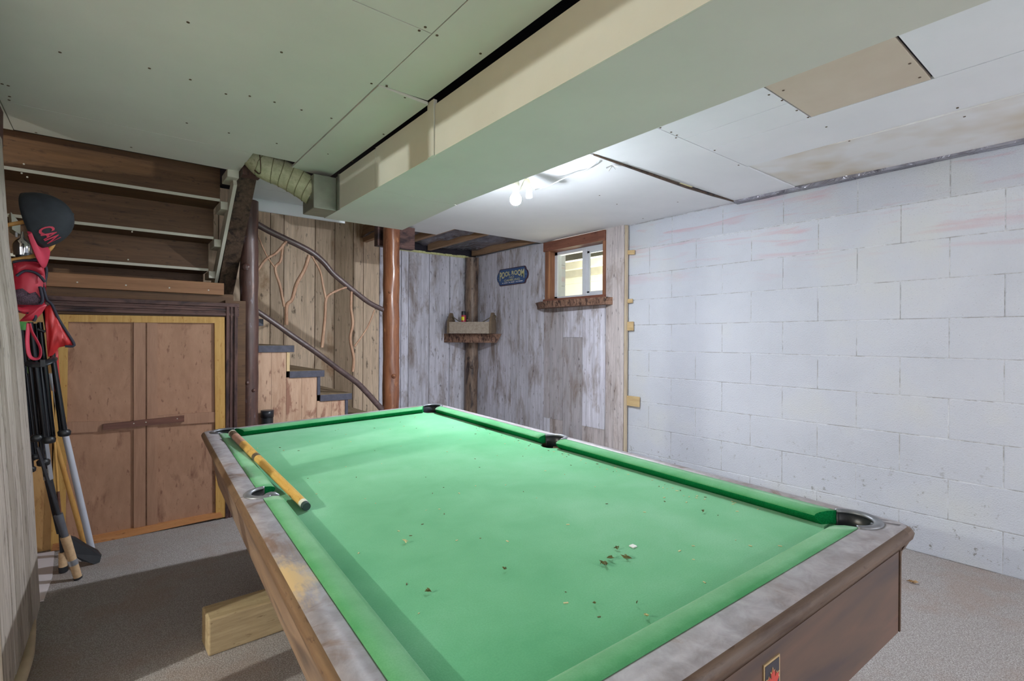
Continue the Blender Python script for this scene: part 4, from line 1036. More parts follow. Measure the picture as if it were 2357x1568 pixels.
def corner(cx, cy_, ox, oy, nm):
    """solid rail corner with a bite for the pocket, rounded outside corner"""
    sx_ = 1 if ox > cx else -1; sy_ = 1 if oy > cy_ else -1; wx = abs(ox-cx); wy = abs(oy-cy_)
    ccx = cx-sx_*(SX-CPX); ccy = cy_-sy_*(abs(cy_)-CPY); e0 = math.asin((abs(cy_)-CPY)/CR); e1 = math.acos((SX-CPX)/CR)
    inner = []; outer = []
    n_ = 12
    for i in range(n_+1):
        a_ = lerp(0, PI/2, i/n_)
        ai = lerp(e0, e1, i/n_); inner.append((ccx+sx_*math.cos(ai)*CR, ccy+sy_*math.sin(ai)*CR))
        # superellipse outside corner
        e = .42; outer.append((cx+sx_*wx*math.cos(a_)**e, cy_+sy_*wy*math.sin(a_)**e) if 0 < i < n_ else ((ox, cy_) if i == 0 else (cx, oy)))
    def off(p, d_):
        return (p[0]-sx_*d_*(1 if abs(p[0]-cx) > wx*.5 else 0), p[1]-sy_*d_*(1 if abs(p[1]-cy_) > wy*.5 else 0))
    lv = [(inner, 0, ZR-.052, 1), (inner, 0, ZR, 1), (outer, .022, ZR, 0), (outer, .012, ZR-.0015, 0), (outer, .004, ZR-.007, 1), (outer, 0, ZR-.016, 1), (outer, .002, ZR-.026, 1), (outer, .008, ZR-.034, 1), (outer, .016, ZR-.052, 1)]
    vs = []; 
    for L_, d_, z, _ in lv: vs += [Vector((*off(p, d_), z)) if L_ is outer else Vector((p[0], p[1], z)) for p in L_]
    m_ = n_+1; fs = []; mi = []
    for k in range(len(lv)):
        k2 = (k+1) % len(lv)
        for i in range(n_): fs.append((k*m_+i, k*m_+i+1, k2*m_+i+1, k2*m_+i)); mi.append(0 if k in (1, 2) else 1)
    for i in (0, n_): fs.append([k*m_+i for k in range(len(lv))]); mi.append(1)
    b = MB(); b.add(vs, fs); b.mi = mi; o = b.build('rail_corner', [M_RAILTOP, M_RAILSIDEX], pt, True)
corner(-SX, SYF, OX0, OYF, ''); corner(SX, SYF, OX1, OYF, ''); corner(-SX, SYN, OX0, OYN, ''); corner(SX, SYN, OX1, OYN, '')
# pockets: liner wall + rim casting
def pocket(cx, cy_, a0, a1, r, rx=None):
    rx = rx or r
    def pa(a_, rr): return Vector((cx+math.cos(a_)*rr, cy_+math.sin(a_)*rr*(rx/r), 0))
    n_ = 28; vs = []
    prof = [(r-.003, ZR+.001), (r-.003, ZR-.004), (r-.006, ZR-.035), (r-.012, ZR-.10), (r-.016, ZR-.10), (r-.009, ZR-.035), (r-.0, ZR-.006)]
    prof = [(r-.003, ZR-.001), (r-.004, ZR-.030), (r-.004, ZR-.051), (r-.0005, ZR-.051), (r-.0005, ZR-.030), (r-.0005, ZR-.001)]
    for i in range(n_+1):
        a_ = lerp(a0, a1, i/n_)
        for rr, z in prof: vs.append(pa(a_, rr)+Vector((0, 0, z)))
    m_ = len(prof); fs = [(i*m_+j, i*m_+(j+1) % m_, (i+1)*m_+(j+1) % m_, (i+1)*m_+j) for i in range(n_) for j in range(m_)]
    fs += [list(range(m_)), [n_*m_+j for j in range(m_)]]
    b = MB(); b.add(vs, fs, 0, True)
    lo_ = (((r-.003, ZR-.051), (r-.012, ZR-.11), (r-.009, ZR-.11), (r-.0005, ZR-.051)))
    vs = []; fs = []
    for i in range(24):
        for rr, z in lo_: vs.append(pa(2*PI*i/24, rr)+Vector((0, 0, z)))
    fs = [(i*4+j, i*4+(j+1) % 4, ((i+1) % 24)*4+(j+1) % 4, ((i+1) % 24)*4+j) for i in range(24) for j in range(4)]
    b.add(vs, fs, 0, True)
    bt = [pa(2*PI*i/24, r-.010)+Vector((0, 0, ZR-.107)) for i in range(24)]; b.prism(bt, (0, 0, -.006))
    pk = b.build('pocket', M_POCKET, pt, True)
    # casting rim, crescent
    vs = []; fs = []
    n2 = 28; prof = [(-.004, .001), (.0, .0045), (.006, .0055), (.012, .0045), (.016, .0008), (.016, -.002), (-.004, -.002)]
    for i in range(n2+1):
        t_ = i/n2; a_ = lerp(a0+.0, a1-.0, t_); kk = .55+.45*math.sin(t_*PI)**.7
        for d_, z in prof: vs.append(pa(a_, r-.003+d_*kk)+Vector((0, 0, ZR+z)))
    m_ = len(prof); fs = [(i*m_+j, i*m_+(j+1) % m_, (i+1)*m_+(j+1) % m_, (i+1)*m_+j) for i in range(n2) for j in range(m_)]
    fs += [list(range(m_)), [n2*m_+j for j in range(m_)]]
    b = MB(); b.add(vs, fs, 0, True); o = b.build('pocket_rim', M_PLATE, pk, True); o['label'] = 'dull metal pocket rim'
for sx_, sy_ in ((-1, 1), (1, 1), (-1, -1), (1, -1)):
    d_ = math.atan2(sy_, sx_); pocket(sx_*CPX, sy_*CPY, d_-.56*PI, d_+.56*PI, CR)
pocket(-MPX, MIDY, PI-.5*PI, PI+.5*PI, MR)
pocket(MPX, MIDY, -.5*PI, .5*PI, MR)
# ball wedge seen in the left side pocket
b = MB(); b.lathe((-SX+.004, MIDY-.026, ZR-.008), (.96, -.2, .05), [(0, .008), (.008, .013), (.02, .015), (.032, .012), (.04, .004)], 16); b.build('pocket_guard', M_PLATE, pt, True)
# cabinet sides
CX0, CX1, CYF, CYN = -.572, .565, 1.10, -1.128
def panel(p, th, mat, name='side_panel'):
    b = MB(); b.hexa(p); return b.build(name, mat, pt, True)
zb = ZR-.245; zt_ = ZR-.045; ins = .030
b = MB(); b.hexa([(CX0+ins, CYN+.02, zb), (CX0+ins+.018, CYN+.02, zb), (CX0+ins+.018, CYF-.02, zb), (CX0+ins, CYF-.02, zb), (CX0, CYN, zt_), (CX0+.018, CYN, zt_), (CX0+.018, CYF, zt_), (CX0, CYF, zt_)]); b.build('side_panel', M_WALNUTY, pt, True)
b = MB(); b.hexa([(CX1-ins-.018, CYN+.02, zb), (CX1-ins, CYN+.02, zb), (CX1-ins, CYF-.02, zb), (CX1-ins-.018, CYF-.02, zb), (CX1-.018, CYN, zt_), (CX1, CYN, zt_), (CX1, CYF, zt_), (CX1-.018, CYF, zt_)]); b.build('side_panel', M_WALNUTY, pt, True)
xr = tl(2064, 1300, 1, CYN).x
zb2 = ZR-.222
b = MB(); b.box((CX0+.008, CYN-.006, zb2), (xr-.008, CYN+.012, zt_)); b.build('end_panel', M_WALNUTX, pt, True)
b = MB(); b.box((xr-.008, CYN-.004, zb2+.002), (xr-.003, CYN+.016, zt_)); b.box((xr-.003, CYN-.008, zb2-.001), (xr+.004, CYN+.016, zt_), bev=.0015); b.build('corner_bead', M_RAILSIDEX, pt, True)
b = MB(); b.box((CX0+ins, CYF-.02, zb2), (CX1-ins, CYF-.002, zt_)); b.build('end_panel', M_WALNUTX, pt, True)
b = MB(); b.box((CX0+.05, CYN+.03, ZR-.13), (CX1-.05, CYF-.03, ZR-.112)); b.build('bed_support', M_RAILSIDEX, pt, True)
# maple leaf badge on the near end
BY = CYN-.0065
a1_ = tl(1756, 1532, 1, BY); a2_ = tl(1793, 1504, 1, BY); bw_ = a2_.x-a1_.x; bt_ = (a1_.z+a2_.z)/2; bh = bw_*1.35
b = MB(); b.box((a1_.x, BY-.0015, bt_-bh), (a2_.x, BY+.001, bt_)); bd = b.build('badge', M_BADGEG, pt, True); bd['label'] = 'dark badge with a gold line and a red maple leaf'
b = MB(); e_ = .0035; b.box((a1_.x+e_, BY-.0022, bt_-bh+e_), (a2_.x-e_, BY, bt_-e_)); b.build('badge_field', M_BADGE, bd, True)
leaf = [(0, 1.0), (.13, .74), (.20, .70), (.33, .78), (.25, .42), (.27, .36), (.34, .38), (.54, .60), (.60, .46), (.66, .43), (.90, .48), (.82, .26), (.84, .20), (.93, .14), (.54, -.18), (.52, -.25), (.56, -.38), (.20, -.32), (.06, -.33), (.05, -.38), (.07, -.75)]
lp = leaf + [(-x, y) for x, y in leaf[::-1] if x > 0]
def leafpoly(s, y):
    cx = (a1_.x+a2_.x)/2; cz = bt_-bh*.55; hw = bw_*.40
    return [Vector((cx+x*hw*s, y, cz+z*bh*.34*(s if s <= 1 else s))) for x, z in lp]
b = MB(); b.prism(leafpoly(1.14, BY-.0028), (0, .0008, 0)); b.build('leaf_outline', M_BADGEG, bd, True)
b = MB(); b.prism(leafpoly(1.0, BY-.0034), (0, .0008, 0)); b.build('leaf', M_BADGER, bd, True)
# legs
legz = {}
for (x, y) in ((-.40, .45), (.40, .45), (-.40, -.75), (.40, -.75)):
    foot = TM @ Vector((x, y, 0)); restz = .128 if y > 0 else .002
    zl = (TI @ Vector((foot.x, foot.y, restz))).z
    b = MB(); b.hexa([(x-.035, y-.035, zl+.002), (x+.035, y-.035, zl+.002), (x+.035, y+.035, zl+.002), (x-.035, y+.035, zl+.002), (x-.05, y-.05, ZR-.13), (x+.05, y-.05, ZR-.13), (x+.05, y+.05, ZR-.13), (x-.05, y+.05, ZR-.13)]); b.build('leg', M_WALNUTX, pt, True)
# timber under the table
pa = P(479.6, 1513.5, 2, 0); pb = P(469, 1496.5, 2, 0); dw = Vector((P(612, 1467, 2, 0)-pa).to_tuple()); dw.z = 0; dw.normalize()
side = Vector((-dw.y, dw.x, 0)); 
def timber(p0, L, label, w_=.125, h=.126):
    b = MB(); o = Vector((p0.x, p0.y, 0)); M_ = Matrix((dw, side, Vector((0, 0, 1)))).transposed().to_4x4(); M_.translation = o
    b.box((0, 0, .0), (L, w_, h), 0, M_, .006); ob = b.build('timber_beam', M_POST); return tag(ob, label, 'timber beam')
timber(pa, 1.25, 'rough cut timber beam on the carpet poking out under the left side of the pool table', .118)

# cue resting over the left cushion
cA = tl(535, 998, 2, ZR+.018); cB = tl(706, 1167, 2, ZF+.012)
cue = bpy.data.objects.new('pool_cue', None); COL.objects.link(cue); cue.location = TM @ cB
tag(cue, 'wooden pool cue lying across the left cushion of the pool table', 'pool cue')
wA = TM @ cA; wB = TM @ cB
def cuepart(name, t0, t1, r0, r1, mat):
    b = MB(); n_ = 8; b.tube([wA.lerp(wB, lerp(t0, t1, i/n_)) for i in range(n_+1)], rads(r0, r1, n_+1), 16); return b.build(name, mat, cue)
cuepart('butt_cap', 0, .012, .0155, .0155, M_CUEWHITE); cuepart('butt_sleeve', .012, .07, .0150, .0150, M_CUEDARK); cuepart('grip', .07, .22, .0150, .0148, M_CUEBUTT)
cuepart('forearm', .22, .42, .0150, .0140, M_CUE); cuepart('joint', .42, .455, .0142, .0140, M_CUEDARK); cuepart('shaft', .455, .965, .0138, .0118, M_CUE); cuepart('ferrule', .965, .985, .0118, .0117, M_CUEWHITE); cuepart('tip', .985, 1.0, .0115, .0105, M_TIP)

# litter on the felt
def leafbit(x, y, s, mat, label, name, cat, cl=5, group=None):
    c = TM @ tl(x, y, 2, ZF+.002); b = MB(); rnd = random.Random(int(x*7+y))
    for i in range(cl):
        a_ = rnd.uniform(0, 2*PI); d_ = Vector((math.cos(a_), math.sin(a_), 0)); p_ = Vector((-d_.y, d_.x, 0)); o = c + Vector((rnd.uniform(-s, s), rnd.uniform(-s, s), 0))*.6
        L = s*rnd.uniform(.5, 1.1); w_ = L*.28
        b.add([o-d_*L+Vector((0, 0, .001)), o-p_*w_+Vector((0, 0, .004)), o+d_*L+Vector((0, 0, .006)), o+p_*w_+Vector((0, 0, .001)), o+Vector((0, 0, .006))], [(0, 1, 4), (1, 2, 4), (2, 3, 4), (3, 0, 4), (0, 3, 2, 1)])
    return tag(b.build(name, mat), label, cat, group)
leafbit(1420, 1264, .006, M_LEAF, 'dark dried leaf bit on the felt, farthest of the central cluster', 'dried_leaf', 'dried leaf', 3)
leafbit(1403, 1286, .009, M_LEAF, 'curled dried leaf scrap on the felt in the middle of the cluster', 'dried_leaf', 'dried leaf', 3)
leafbit(1390, 1300, .010, M_LEAF, 'scattered dried leaf strips on the felt, left of the cluster', 'dried_leaf', 'dried leaf', 5)
leafbit(1441, 1285, .009, M_LEAF, 'dark green dried leaf scrap on the felt, right of the cluster', 'dried_leaf', 'dried leaf', 3)
leafbit(932, 1249, .007, M_CHIP, 'pale curled leaf scrap on the left middle of the felt', 'dried_leaf', 'dried leaf', 3)
leafbit(984, 1362, .007, M_LEAF, 'small dark leaf crumb low on the left half of the felt', 'dried_leaf', 'dried leaf', 3)
leafbit(1161, 1312, .005, M_LEAF, 'tiny dark leaf crumb in the lower middle of the felt', 'dried_leaf', 'dried leaf', 2)
leafbit(1617, 1179, .007, M_LEAF, 'thin dark leaf stalk on the felt near the right cushion', 'dried_leaf', 'dried leaf', 2)
leafbit(1367, 1391, .006, M_LEAF, 'dark leaf pair on the felt above the near cushion', 'dried_leaf', 'dried leaf', 2)
leafbit(1467, 1392, .004, M_LEAF, 'dark speck of leaf beside the near cushion', 'dried_leaf', 'dried leaf', 2)
leafbit(1487, 1419, .006, M_CHIP, 'pale green leaf sliver just above the near cushion', 'dried_leaf', 'dried leaf', 2)
c = tl(1457, 1258, 2, ZF+.0012); b = MB(); b.box((c.x-.006, c.y-.006, ZF+.0006), (c.x+.006, c.y+.006, ZF+.003)); b.v = [TM @ v for v in b.v]
tag(b.build('paper_bit', M_PAPER), 'tiny square of white paper on the felt', 'paper scrap')
b = MB(); rnd = random.Random(3)
for i in range(150):
    if i < 90: x, y = rnd.uniform(-.47, .48), rnd.uniform(-1.0, 1.0)
    else: x, y = rnd.uniform(.42, .485), rnd.uniform(-1.0, 0.6)
    a_ = rnd.uniform(0, PI); s_ = rnd.uniform(.0008, .0024); z = ZF+.0003
    d_ = Vector((math.cos(a_)*s_*1.8, math.sin(a_)*s_*1.8, 0)); p_ = Vector((-math.sin(a_)*s_*.7, math.cos(a_)*s_*.7, 0)); c = Vector((x, y, z))
    b.add([TM @ q_ for q_ in (c-d_-p_, c+d_-p_, c+d_+p_, c-d_+p_, c-d_-p_+Vector((0, 0, .001)), c+d_-p_+Vector((0, 0, .001)), c+d_+p_+Vector((0, 0, .001)), c-d_+p_+Vector((0, 0, .001)))], [(0, 3, 2, 1), (4, 5, 6, 7), (0, 1, 5, 4), (1, 2, 6, 5), (2, 3, 7, 6), (3, 0, 4, 7)], 0 if i % 3 else 1)
tag(b.build('felt_crumbs', [M_CHIP, M_LEAF]), 'fine crumbs and specks of grit scattered over the green felt', 'crumbs', kind='stuff')
p = P(2100, 1341, 2, .004); b = MB()
for i in range(6):
    a_ = i*1.05; d_ = Vector((math.cos(a_), math.sin(a_), 0)); pp = Vector((-d_.y, d_.x, 0)); L = .012+.006*(i % 3); b.add([p, p+d_*L*.6+pp*.005+Vector((0, 0, .010)), p+d_*L+Vector((0, 0, .004)), p+d_*L*.6-pp*.005+Vector((0, 0, .002)), p+Vector((0, 0, .008))], [(0, 3, 2, 1), (4, 1, 2, 3), (0, 1, 4), (0, 4, 3)])
tag(b.build('dried_leaf', M_LEAFB), 'crumpled tan dried leaf on the carpet by the white block wall', 'dried leaf')

# ------------------------------------------------------------------ the hanging gear by the plank wall
def hang(x, y, yy=3.0): return P(x, y, 1, yy)
# wooden cane hook
cn = thing('hooked_cane', hang(30, 560, 3.02), 'yellow bent wooden hook sticking out from the left plank wall under the cap', 'hook')
b = MB(); b.tube(spline([hang(8, 520), hang(40, 514), hang(62, 511), hang(100, 516, 2.98), hang(122, 540, 2.96), hang(122, 562, 2.96), hang(106, 580, 2.97), hang(75, 590), hang(45, 596), hang(5, 603)], 7), .0085, 10, bumpy=.05); b.build('bent_rod', M_POLEW, cn)
# cap
cen = hang(76, 508, 2.93); ax = (RT*1.0 + UP*.30 + FW*.36).normalized(); u = UP*1.0 - RT*.33; u = (u-ax*u.dot(ax)).normalized(); v = ax.cross(u)
cap = thing('baseball_cap', cen, 'black baseball cap with red CAN lettering and red brim hanging on the wall hook', 'cap')
def dome(th, ph, rr=1.0):
    """th 0 at rim .. PI/2 at crown; ph around"""
    ru, rv, rh = .118, .085, .140
    return cen + (u*math.cos(ph)*ru + v*math.sin(ph)*rv)*math.cos(th)*rr + ax*math.sin(th)*rh*rr
b = MB(); nt, npn = 14, 36; vs = []; fs = []
for layer, rr in ((0, 1.0), (1, .97)):
    for i in range(nt+1):
        for k in range(npn): vs.append(dome(PI/2*i/nt*.999, 2*PI*k/npn, rr))
N1 = (nt+1)*npn
for L_ in (0, 1):
    for i in range(nt):
        for k in range(npn):
            a_ = L_*N1+i*npn+k; c_ = L_*N1+i*npn+(k+1) % npn; fs.append((a_, c_, c_+npn, a_+npn))
for k in range(npn): fs.append((k, (k+1) % npn, N1+(k+1) % npn, N1+k))
b.add(vs, fs, 0, True); b.build('crown', M_CAP, cap)
b = MB(); b.lathe(dome(PI/2, 0), ax, [(-.003, .008), (.003, .006), (.005, .001)], 12); b.build('button', M_CAP, cap)
# brim: leaves the rim at its lower end and hangs down
b = MB(); n1, n2 = 12, 8; vs = []
for layer in (0, 1):
    for j in range(n2+1):
        for i in range(n1+1):
            ph = PI + lerp(-.95, .95, i/n1); base_ = dome(0, ph, 1.0); t_ = j/n2
            w_ = math.cos(lerp(-.95, .95, i/n1)*1.45)
            d_ = (-UP*1.0 + RT*.05 + FW*.1).normalized()
            p_ = base_ + d_*t_*.085*max(.0, w_)+ ax*(.012*math.sin(t_*PI)) + (-v*.0) + ax*(-.004*layer)
            vs.append(p_)
N1 = (n1+1)*(n2+1); fs = []
for L_ in (0, 1):
    for j in range(n2):
        for i in range(n1): a_ = L_*N1+j*(n1+1)+i; fs.append((a_, a_+1, a_+n1+2, a_+n1+1))
for i in range(n1): a_ = n2*(n1+1)+i; fs.append((a_, a_+1, N1+a_+1, N1+a_))
b.add(vs, fs, 0, True); b.build('brim', M_PINK, cap)
# lettering hugging the front of the crown
vs, fs, asp = text_mesh('CAN', 1, .02); b = MB(); out = []
pvis = math.atan2((-FW).dot(v), (-FW).dot(u)) ;
ph0 = PI*1.0
sgnv = 1 if (-FW).dot(v) > 0 else -1
for q_ in vs:
    ph = ph0 - sgnv*lerp(.98, .22, q_.x); th = lerp(.22, .62, q_.y) ; out.append(dome(th, ph, 1.025))
b.add(out, fs); b.build('lettering', M_PINK, cap)

# junction box and chrome bulb on the wall behind
jb = thing('junction_box', hang(36, 515, 3.3), 'small grey metal junction box on the wall behind the black cap', 'junction box')
b = MB(); q = [hang(x, y, 3.25) for x, y in [(25, 488), (47, 515), (47, 540), (28, 528)]]; b.prism(q, (-.02, .10, .0)); b.build('box_body', M_TIN, jb)
b = MB(); b.tube([hang(38, 535, 3.26), hang(38, 546, 3.26)], .005, 8); b.build('cable', M_CORD, jb)
cb_ = thing('chrome_fitting', hang(51, 570, 3.25), 'small chrome lamp fitting on the wall below the junction box', 'lamp fitting')
b = MB(); b.lathe(hang(51, 588, 3.25), (0, 0, 1), [(0, .03), (.03, .034), (.05, .034), (.066, .028), (.08, .01), (.11, .004)], 18); b.build('chrome_shell', M_CHROME, cb_)
b = MB(); b.lathe(hang(55, 598, 3.25), (0, 0, 1), [(0, .028), (.03, .03)], 18); b.build('socket', M_BLACK, cb_)

# folded camp chair: red cloth, navy piping, black legs
cc = thing('folded_camp_chair', hang(90, 860, 3.0), 'folded red camp chair with navy piping and black tube legs hanging by the plank wall', 'camp chair')
def cloth(name, poly, yy, depth, mat, parent=cc, fold=.012, seed=0, edge=None):
    """puffy folded cloth: outline in photo positions at real depth, filled and bulged"""
    q = [P(x, y, 1, yy + (dy if len(r) else 0)) for (x, y, *r) in poly for dy in [r[0] if r else 0]]
    bm = bmesh.new(); vv = [bm.verts.new(p_) for p_ in q]; f = bm.faces.new(vv)
    bmesh.ops.triangulate(bm, faces=[f]); bmesh.ops.subdivide_edges(bm, edges=bm.edges[:], cuts=3, use_grid_fill=True)
    bmesh.ops.triangulate(bm, faces=bm.faces[:])
    bnd = [v_ for v_ in bm.verts if v_.is_boundary]; bc = [v_.co.copy() for v_ in bnd]
    vs = [v_.co.copy() for v_ in bm.verts]; bm.verts.index_update(); fs = [[x.index for x in f.verts] for f in bm.faces]
    front = []; back = []
    for p_ in vs:
        dmin = min((p_-c_).length for c_ in bc) if bc else 0
        k = min(1, dmin/.03); w_ = noise.noise(Vector((p_.x*26+seed, p_.z*20, seed)))*fold*2
        front.append(p_ + Vector((0, -depth*.5*k**.6 - w_*k, 0))); back.append(p_ + Vector((0, depth*.5*k**.6+.003, 0)))
    bm.free(); b = MB(); b.add(front, fs, 0, True); b.add(back, [f_[::-1] for f_ in fs], 0, True); o = b.build(name, mat, parent)
    if edge:
        b = MB(); pts = [P(x, y, 1, yy) + Vector((0, -.006, 0)) for x, y in edge]; b.tube(spline(pts, 4), .0055, 8); b.build('piping', M_NAVY, o)
    return o
cloth('seat_cloth', [(30, 603), (60, 598), (92, 601), (107, 618), (105, 645), (96, 668), (104, 700), (60, 712), (8, 700), (16, 675), (32, 640)], 2.99, .07, M_RED, seed=1, edge=[(30, 604), (60, 600), (92, 602), (107, 620), (103, 652), (98, 664)])
cloth('top_fold', [(33, 612), (62, 602), (100, 610), (104, 636), (88, 630), (60, 622), (38, 634)], 2.955, .05, M_RED, seed=2, edge=[(38, 636), (58, 624), (85, 630), (104, 650)])
cloth('net_pocket', [(18, 680), (30, 668), (52, 664), (68, 676), (82, 672), (96, 690), (92, 702), (55, 702), (12, 700)], 2.93, .05, M_NET, seed=3)
cloth('lower_flap', [(8, 700), (50, 708), (100, 698), (108, 702), (96, 722), (80, 738), (44, 740), (60, 724), (30, 716)], 2.935, .04, M_RED, seed=4, edge=[(8, 702), (30, 712), (66, 720), (82, 728), (78, 740)])
cloth('side_flap', [(103, 708), (118, 700), (130, 722), (150, 760), (171, 794), (150, 797), (136, 800), (122, 818), (110, 822), (112, 780)], 2.97, .05, M_REDB, seed=5, edge=[(100, 662), (108, 690), (120, 702), (136, 736), (156, 768), (171, 795), (150, 797)])
cloth('cloth_tail', [(122, 800), (134, 806), (136, 850), (142, 920), (137, 932), (126, 900), (120, 850)], 3.02, .05, M_REDB, seed=6)
b = MB(); lp_ = spline([hang(66, 745, 2.93), hang(63, 790, 2.92), hang(70, 822, 2.92), hang(90, 824, 2.92), hang(92, 800, 2.92), hang(74, 765, 2.93), hang(68, 745, 2.93)], 5); b.tube(lp_, .009, 8, squash=.35); b.build('carry_loop', M_PINK, cc)
b = MB(); b.tube(spline([hang(92, 660, 2.93), hang(98, 690, 2.92), hang(92, 700, 2.92)], 5), .006, 8); b.build('draw_cord', M_NAVY, cc)
b = MB(); b.tube(spline([hang(60, 834, 2.93), hang(75, 840, 2.90), hang(100, 838, 2.90), hang(122, 828, 2.93), hang(126, 822, 2.99)], 5), .013, 8, squash=.3); b.build('buckle_strap', M_GRAPH, cc)
b = MB(); b.box(tuple(hang(92, 845, 2.885)), tuple(hang(104, 828, 2.87)), bev=.002); b.build('buckle', M_BLACK, cc)
tubes = [((70, 742, 2.96), (104, 1006, 2.99), .0095), ((83, 745, 3.0), (112, 1008, 3.0), .0085), ((92, 742, 2.98), (122, 1006, 3.02), .0095), ((104, 712, 2.99), (150, 1000, 3.0), .0105), ((60, 760, 3.0), (88, 1005, 3.02), .0085), ((112, 745, 3.03), (140, 990, 3.05), .008), ((78, 800, 3.02), (98, 1068, 3.04), .009)]
for (x0, y0, Y0_), (x1, y1, Y1_), r in tubes:
    b = MB(); b.tube([hang(x0, y0, Y0_), hang(x1, y1, Y1_)], r, 12); t_ = b.build('frame_tube', M_TUBE, cc)
for (x, y, yy) in [(148, 998, 2.99), (113, 1014, 2.99), (86, 1010, 3.0), (100, 1066, 3.03)]:
    b = MB(); p_ = hang(x, y, yy); b.lathe(p_+Vector((0, 0, -.012)), (0, 0, 1), [(0, .016), (.004, .022), (.02, .024), (.028, .018)], 14); b.build('foot_cap', M_BLACK, cc)
b = MB(); b.tube([hang(86, 758, 2.96), hang(104, 764, 2.96)], .006, 8); b.build('cross_pin', M_BLACK, cc)
# second folded chair behind, black with green cloth
c2 = thing('folded_camp_chair', hang(62, 900, 3.14), 'second folded camp chair with green cloth, half hidden at the plank wall edge', 'camp chair')
cloth('seat_cloth', [(36, 738), (62, 742), (68, 820), (62, 888), (50, 898), (42, 850)], 3.14, .05, M_GREENC, c2, seed=9)
for (x0, y0), (x1, y1), r in [((50, 760), (72, 1078), .010), ((62, 860), (84, 1048), .009), ((46, 900), (64, 1000), .012), ((58, 900), (76, 1060), .009)]:
    b = MB(); b.tube([hang(x0, y0, 3.12), hang(x1, y1, 3.13)], r, 12); b.build('frame_tube', M_TUBE, c2)
for (x, y) in [(70, 1082), (84, 1052)]:
    b = MB(); p_ = hang(x, y, 3.12); b.lathe(p_+Vector((0, 0, -.01)), (0, 0, 1), [(0, .014), (.004, .019), (.018, .02), (.024, .015)], 14); b.build('foot_cap', M_BLACK, c2)

# poles, rods and stick leaning
def leaner(name, label, cat, top, bot, parts):
    root = thing(name, bot, label, cat); a_ = Vector(bot); c_ = Vector(top)
    for pn, t0, t1, r0, r1, mat in parts:
        b = MB(); n_ = 6; b.tube([a_.lerp(c_, lerp(t0, t1, i/n_)) for i in range(n_+1)], rads(r0, r1, n_+1), 14); b.build(pn, mat, root)
    return root
wp = P(212, 1270, 2, .01); leaner('pole', 'white painted metal pole leaning in the corner by the closet doors', 'pole', hang(118, 860, 3.15), wp, [('pole_tube', 0, 1, .0145, .0125, M_WHITEPOLE), ('end_plug', -.004, 0, .013, .013, M_GREYP)])
yp = P(196, 1258, 2, .01); leaner('pole', 'yellow wooden pole leaning beside the white metal pole', 'pole', hang(112, 960, 3.25), yp, [('pole_shaft', 0, 1, .0125, .009, M_POLEW)])
rt_ = hang(88, 1060, 2.95)
rp = P(180, 1332, 2, .004)
leaner('fishing_rod', 'fishing rod with long two-piece cork handle standing tip up by the hockey blade', 'fishing rod', hang(86, 1030, 2.98), rp,
       [('butt_cap', 0, .012, .016, .0165, M_BLACK), ('rear_grip', .012, .11, .0155, .0165, M_CORK), ('band', .11, .15, .0172, .0172, M_STEEL), ('fore_grip', .15, .33, .0165, .0185, M_CORK), ('reel_seat', .33, .50, .013, .0165, M_GREYP), ('winding', .50, .62, .009, .0085, M_GRAPH), ('blank', .62, 1.0, .0075, .006, M_GRAPH)])
r2 = P(146, 1316, 2, .004)
leaner('fishing_rod', 'thinner fishing rod with a small cork knob left of the long cork handle', 'fishing rod', hang(118, 900, 3.1), r2,
       [('butt_cap', 0, .03, .017, .0175, M_BLACK), ('cork_knob', .03, .11, .0165, .013, M_CORK), ('reel_seat', .11, .22, .0085, .0085, M_GRAPH), ('cork_grip', .22, .33, .013, .012, M_CORK), ('brown_winding', .33, .45, .007, .006, M_LATCH), ('blank', .45, 1, .005, .0045, M_POLEW)])
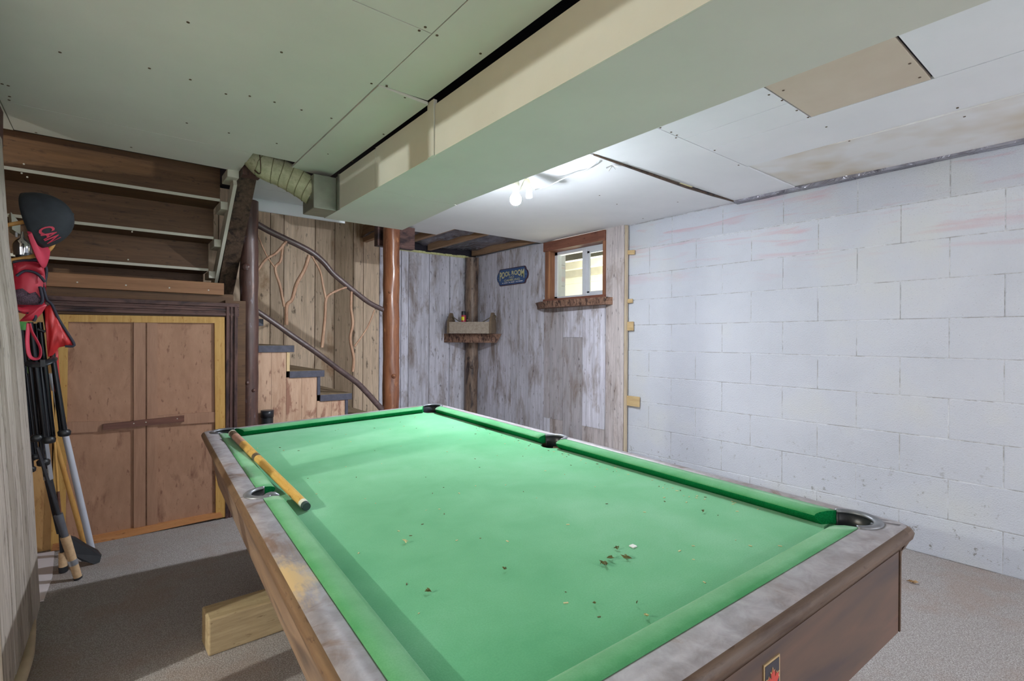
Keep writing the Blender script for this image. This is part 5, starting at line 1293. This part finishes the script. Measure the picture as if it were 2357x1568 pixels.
# hockey stick
hk = thing('hockey_stick', P(160, 1280, 2, .0), 'black and silver hockey stick leaning with its blade on the carpet', 'hockey stick')
ht = hang(88, 930, 3.06); hm = hang(112, 1105, 3.07); hb_ = hang(140, 1228, 3.1); heel = P(165, 1262, 1, 3.12)
def flatbar(pa_, pb_, w_, d_, mat, name, parent=hk):
    dz = pb_-pa_; L = dz.length; zax = dz.normalized(); xax = (RT - zax*RT.dot(zax)).normalized(); yax = zax.cross(xax)
    M_ = Matrix((xax, yax, zax)).transposed().to_4x4(); M_.translation = pa_; b = MB(); b.box((-w_/2, -d_/2, 0), (w_/2, d_/2, L), 0, M_, .003); return b.build(name, mat, parent), M_
s1, MS = flatbar(ht, hm, .030, .020, M_STEEL, 'shaft_upper'); flatbar(hm, hb_, .026, .018, M_GRAPH, 'shaft_lower')
Ls = (hm-ht).length
b = MB()
for i, t_ in enumerate((.40, .52, .60, .70, .80, .90)):
    b.box((-.011, .0101, Ls*t_), (.011, .0112, Ls*(t_+.045)), 0, MS); b.box((-.011, -.0112, Ls*t_), (.011, -.0101, Ls*(t_+.045)), 0, MS)
b.build('shaft_lettering', M_GRAPH, s1)
b = MB(); bl = [P(x, y, 1, yy) for x, y, yy in [(136, 1216, 3.10), (148, 1232, 3.11), (172, 1238, 3.14), (200, 1256, 3.17), (224, 1268, 3.19), (233, 1280, 3.19), (229, 1295, 3.16), (216, 1299, 3.15), (188, 1292, 3.13), (162, 1275, 3.11), (144, 1256, 3.10)]]
b.prism(bl, (.002, .014, 0)); b.build('blade', M_BLACK, hk)
# pale strip on the floor and canvas roll by the plank wall
b = MB(); q = [P(x, y, 2, 0) for x, y in [(84, 1272), (120, 1276), (92, 1378), (84, 1380)]]; q = [Vector((-.45, 3.49, 0)), Vector((-.222, 3.46, 0)), Vector((-.205, 3.10, 0)), Vector((-.214, 2.84, 0)), Vector((-.45, 2.84, 0))]
b.prism([p_+Vector((0, 0, .0005)) for p_ in q], (0, 0, .004)); tag(b.build('vinyl_offcut', M_RUG), 'pale pink vinyl offcut on the floor beside the plank wall end', 'floor mat')
b = MB(); pts = spline([P(76, 1432, 2, .02), P(72, 1456, 2, .022), P(66, 1490, 2, .026), P(58, 1520, 2, .028), P(42, 1560, 2, .03), P(20, 1610, 2, .03)], 6)
b.tube(pts, rads(.010, .036, len(pts)), 14, squash=.7, bumpy=.1); tag(b.build('canvas_roll', M_HOSE), 'cream rolled canvas lying on the carpet along the foot of the plank wall', 'cloth roll')
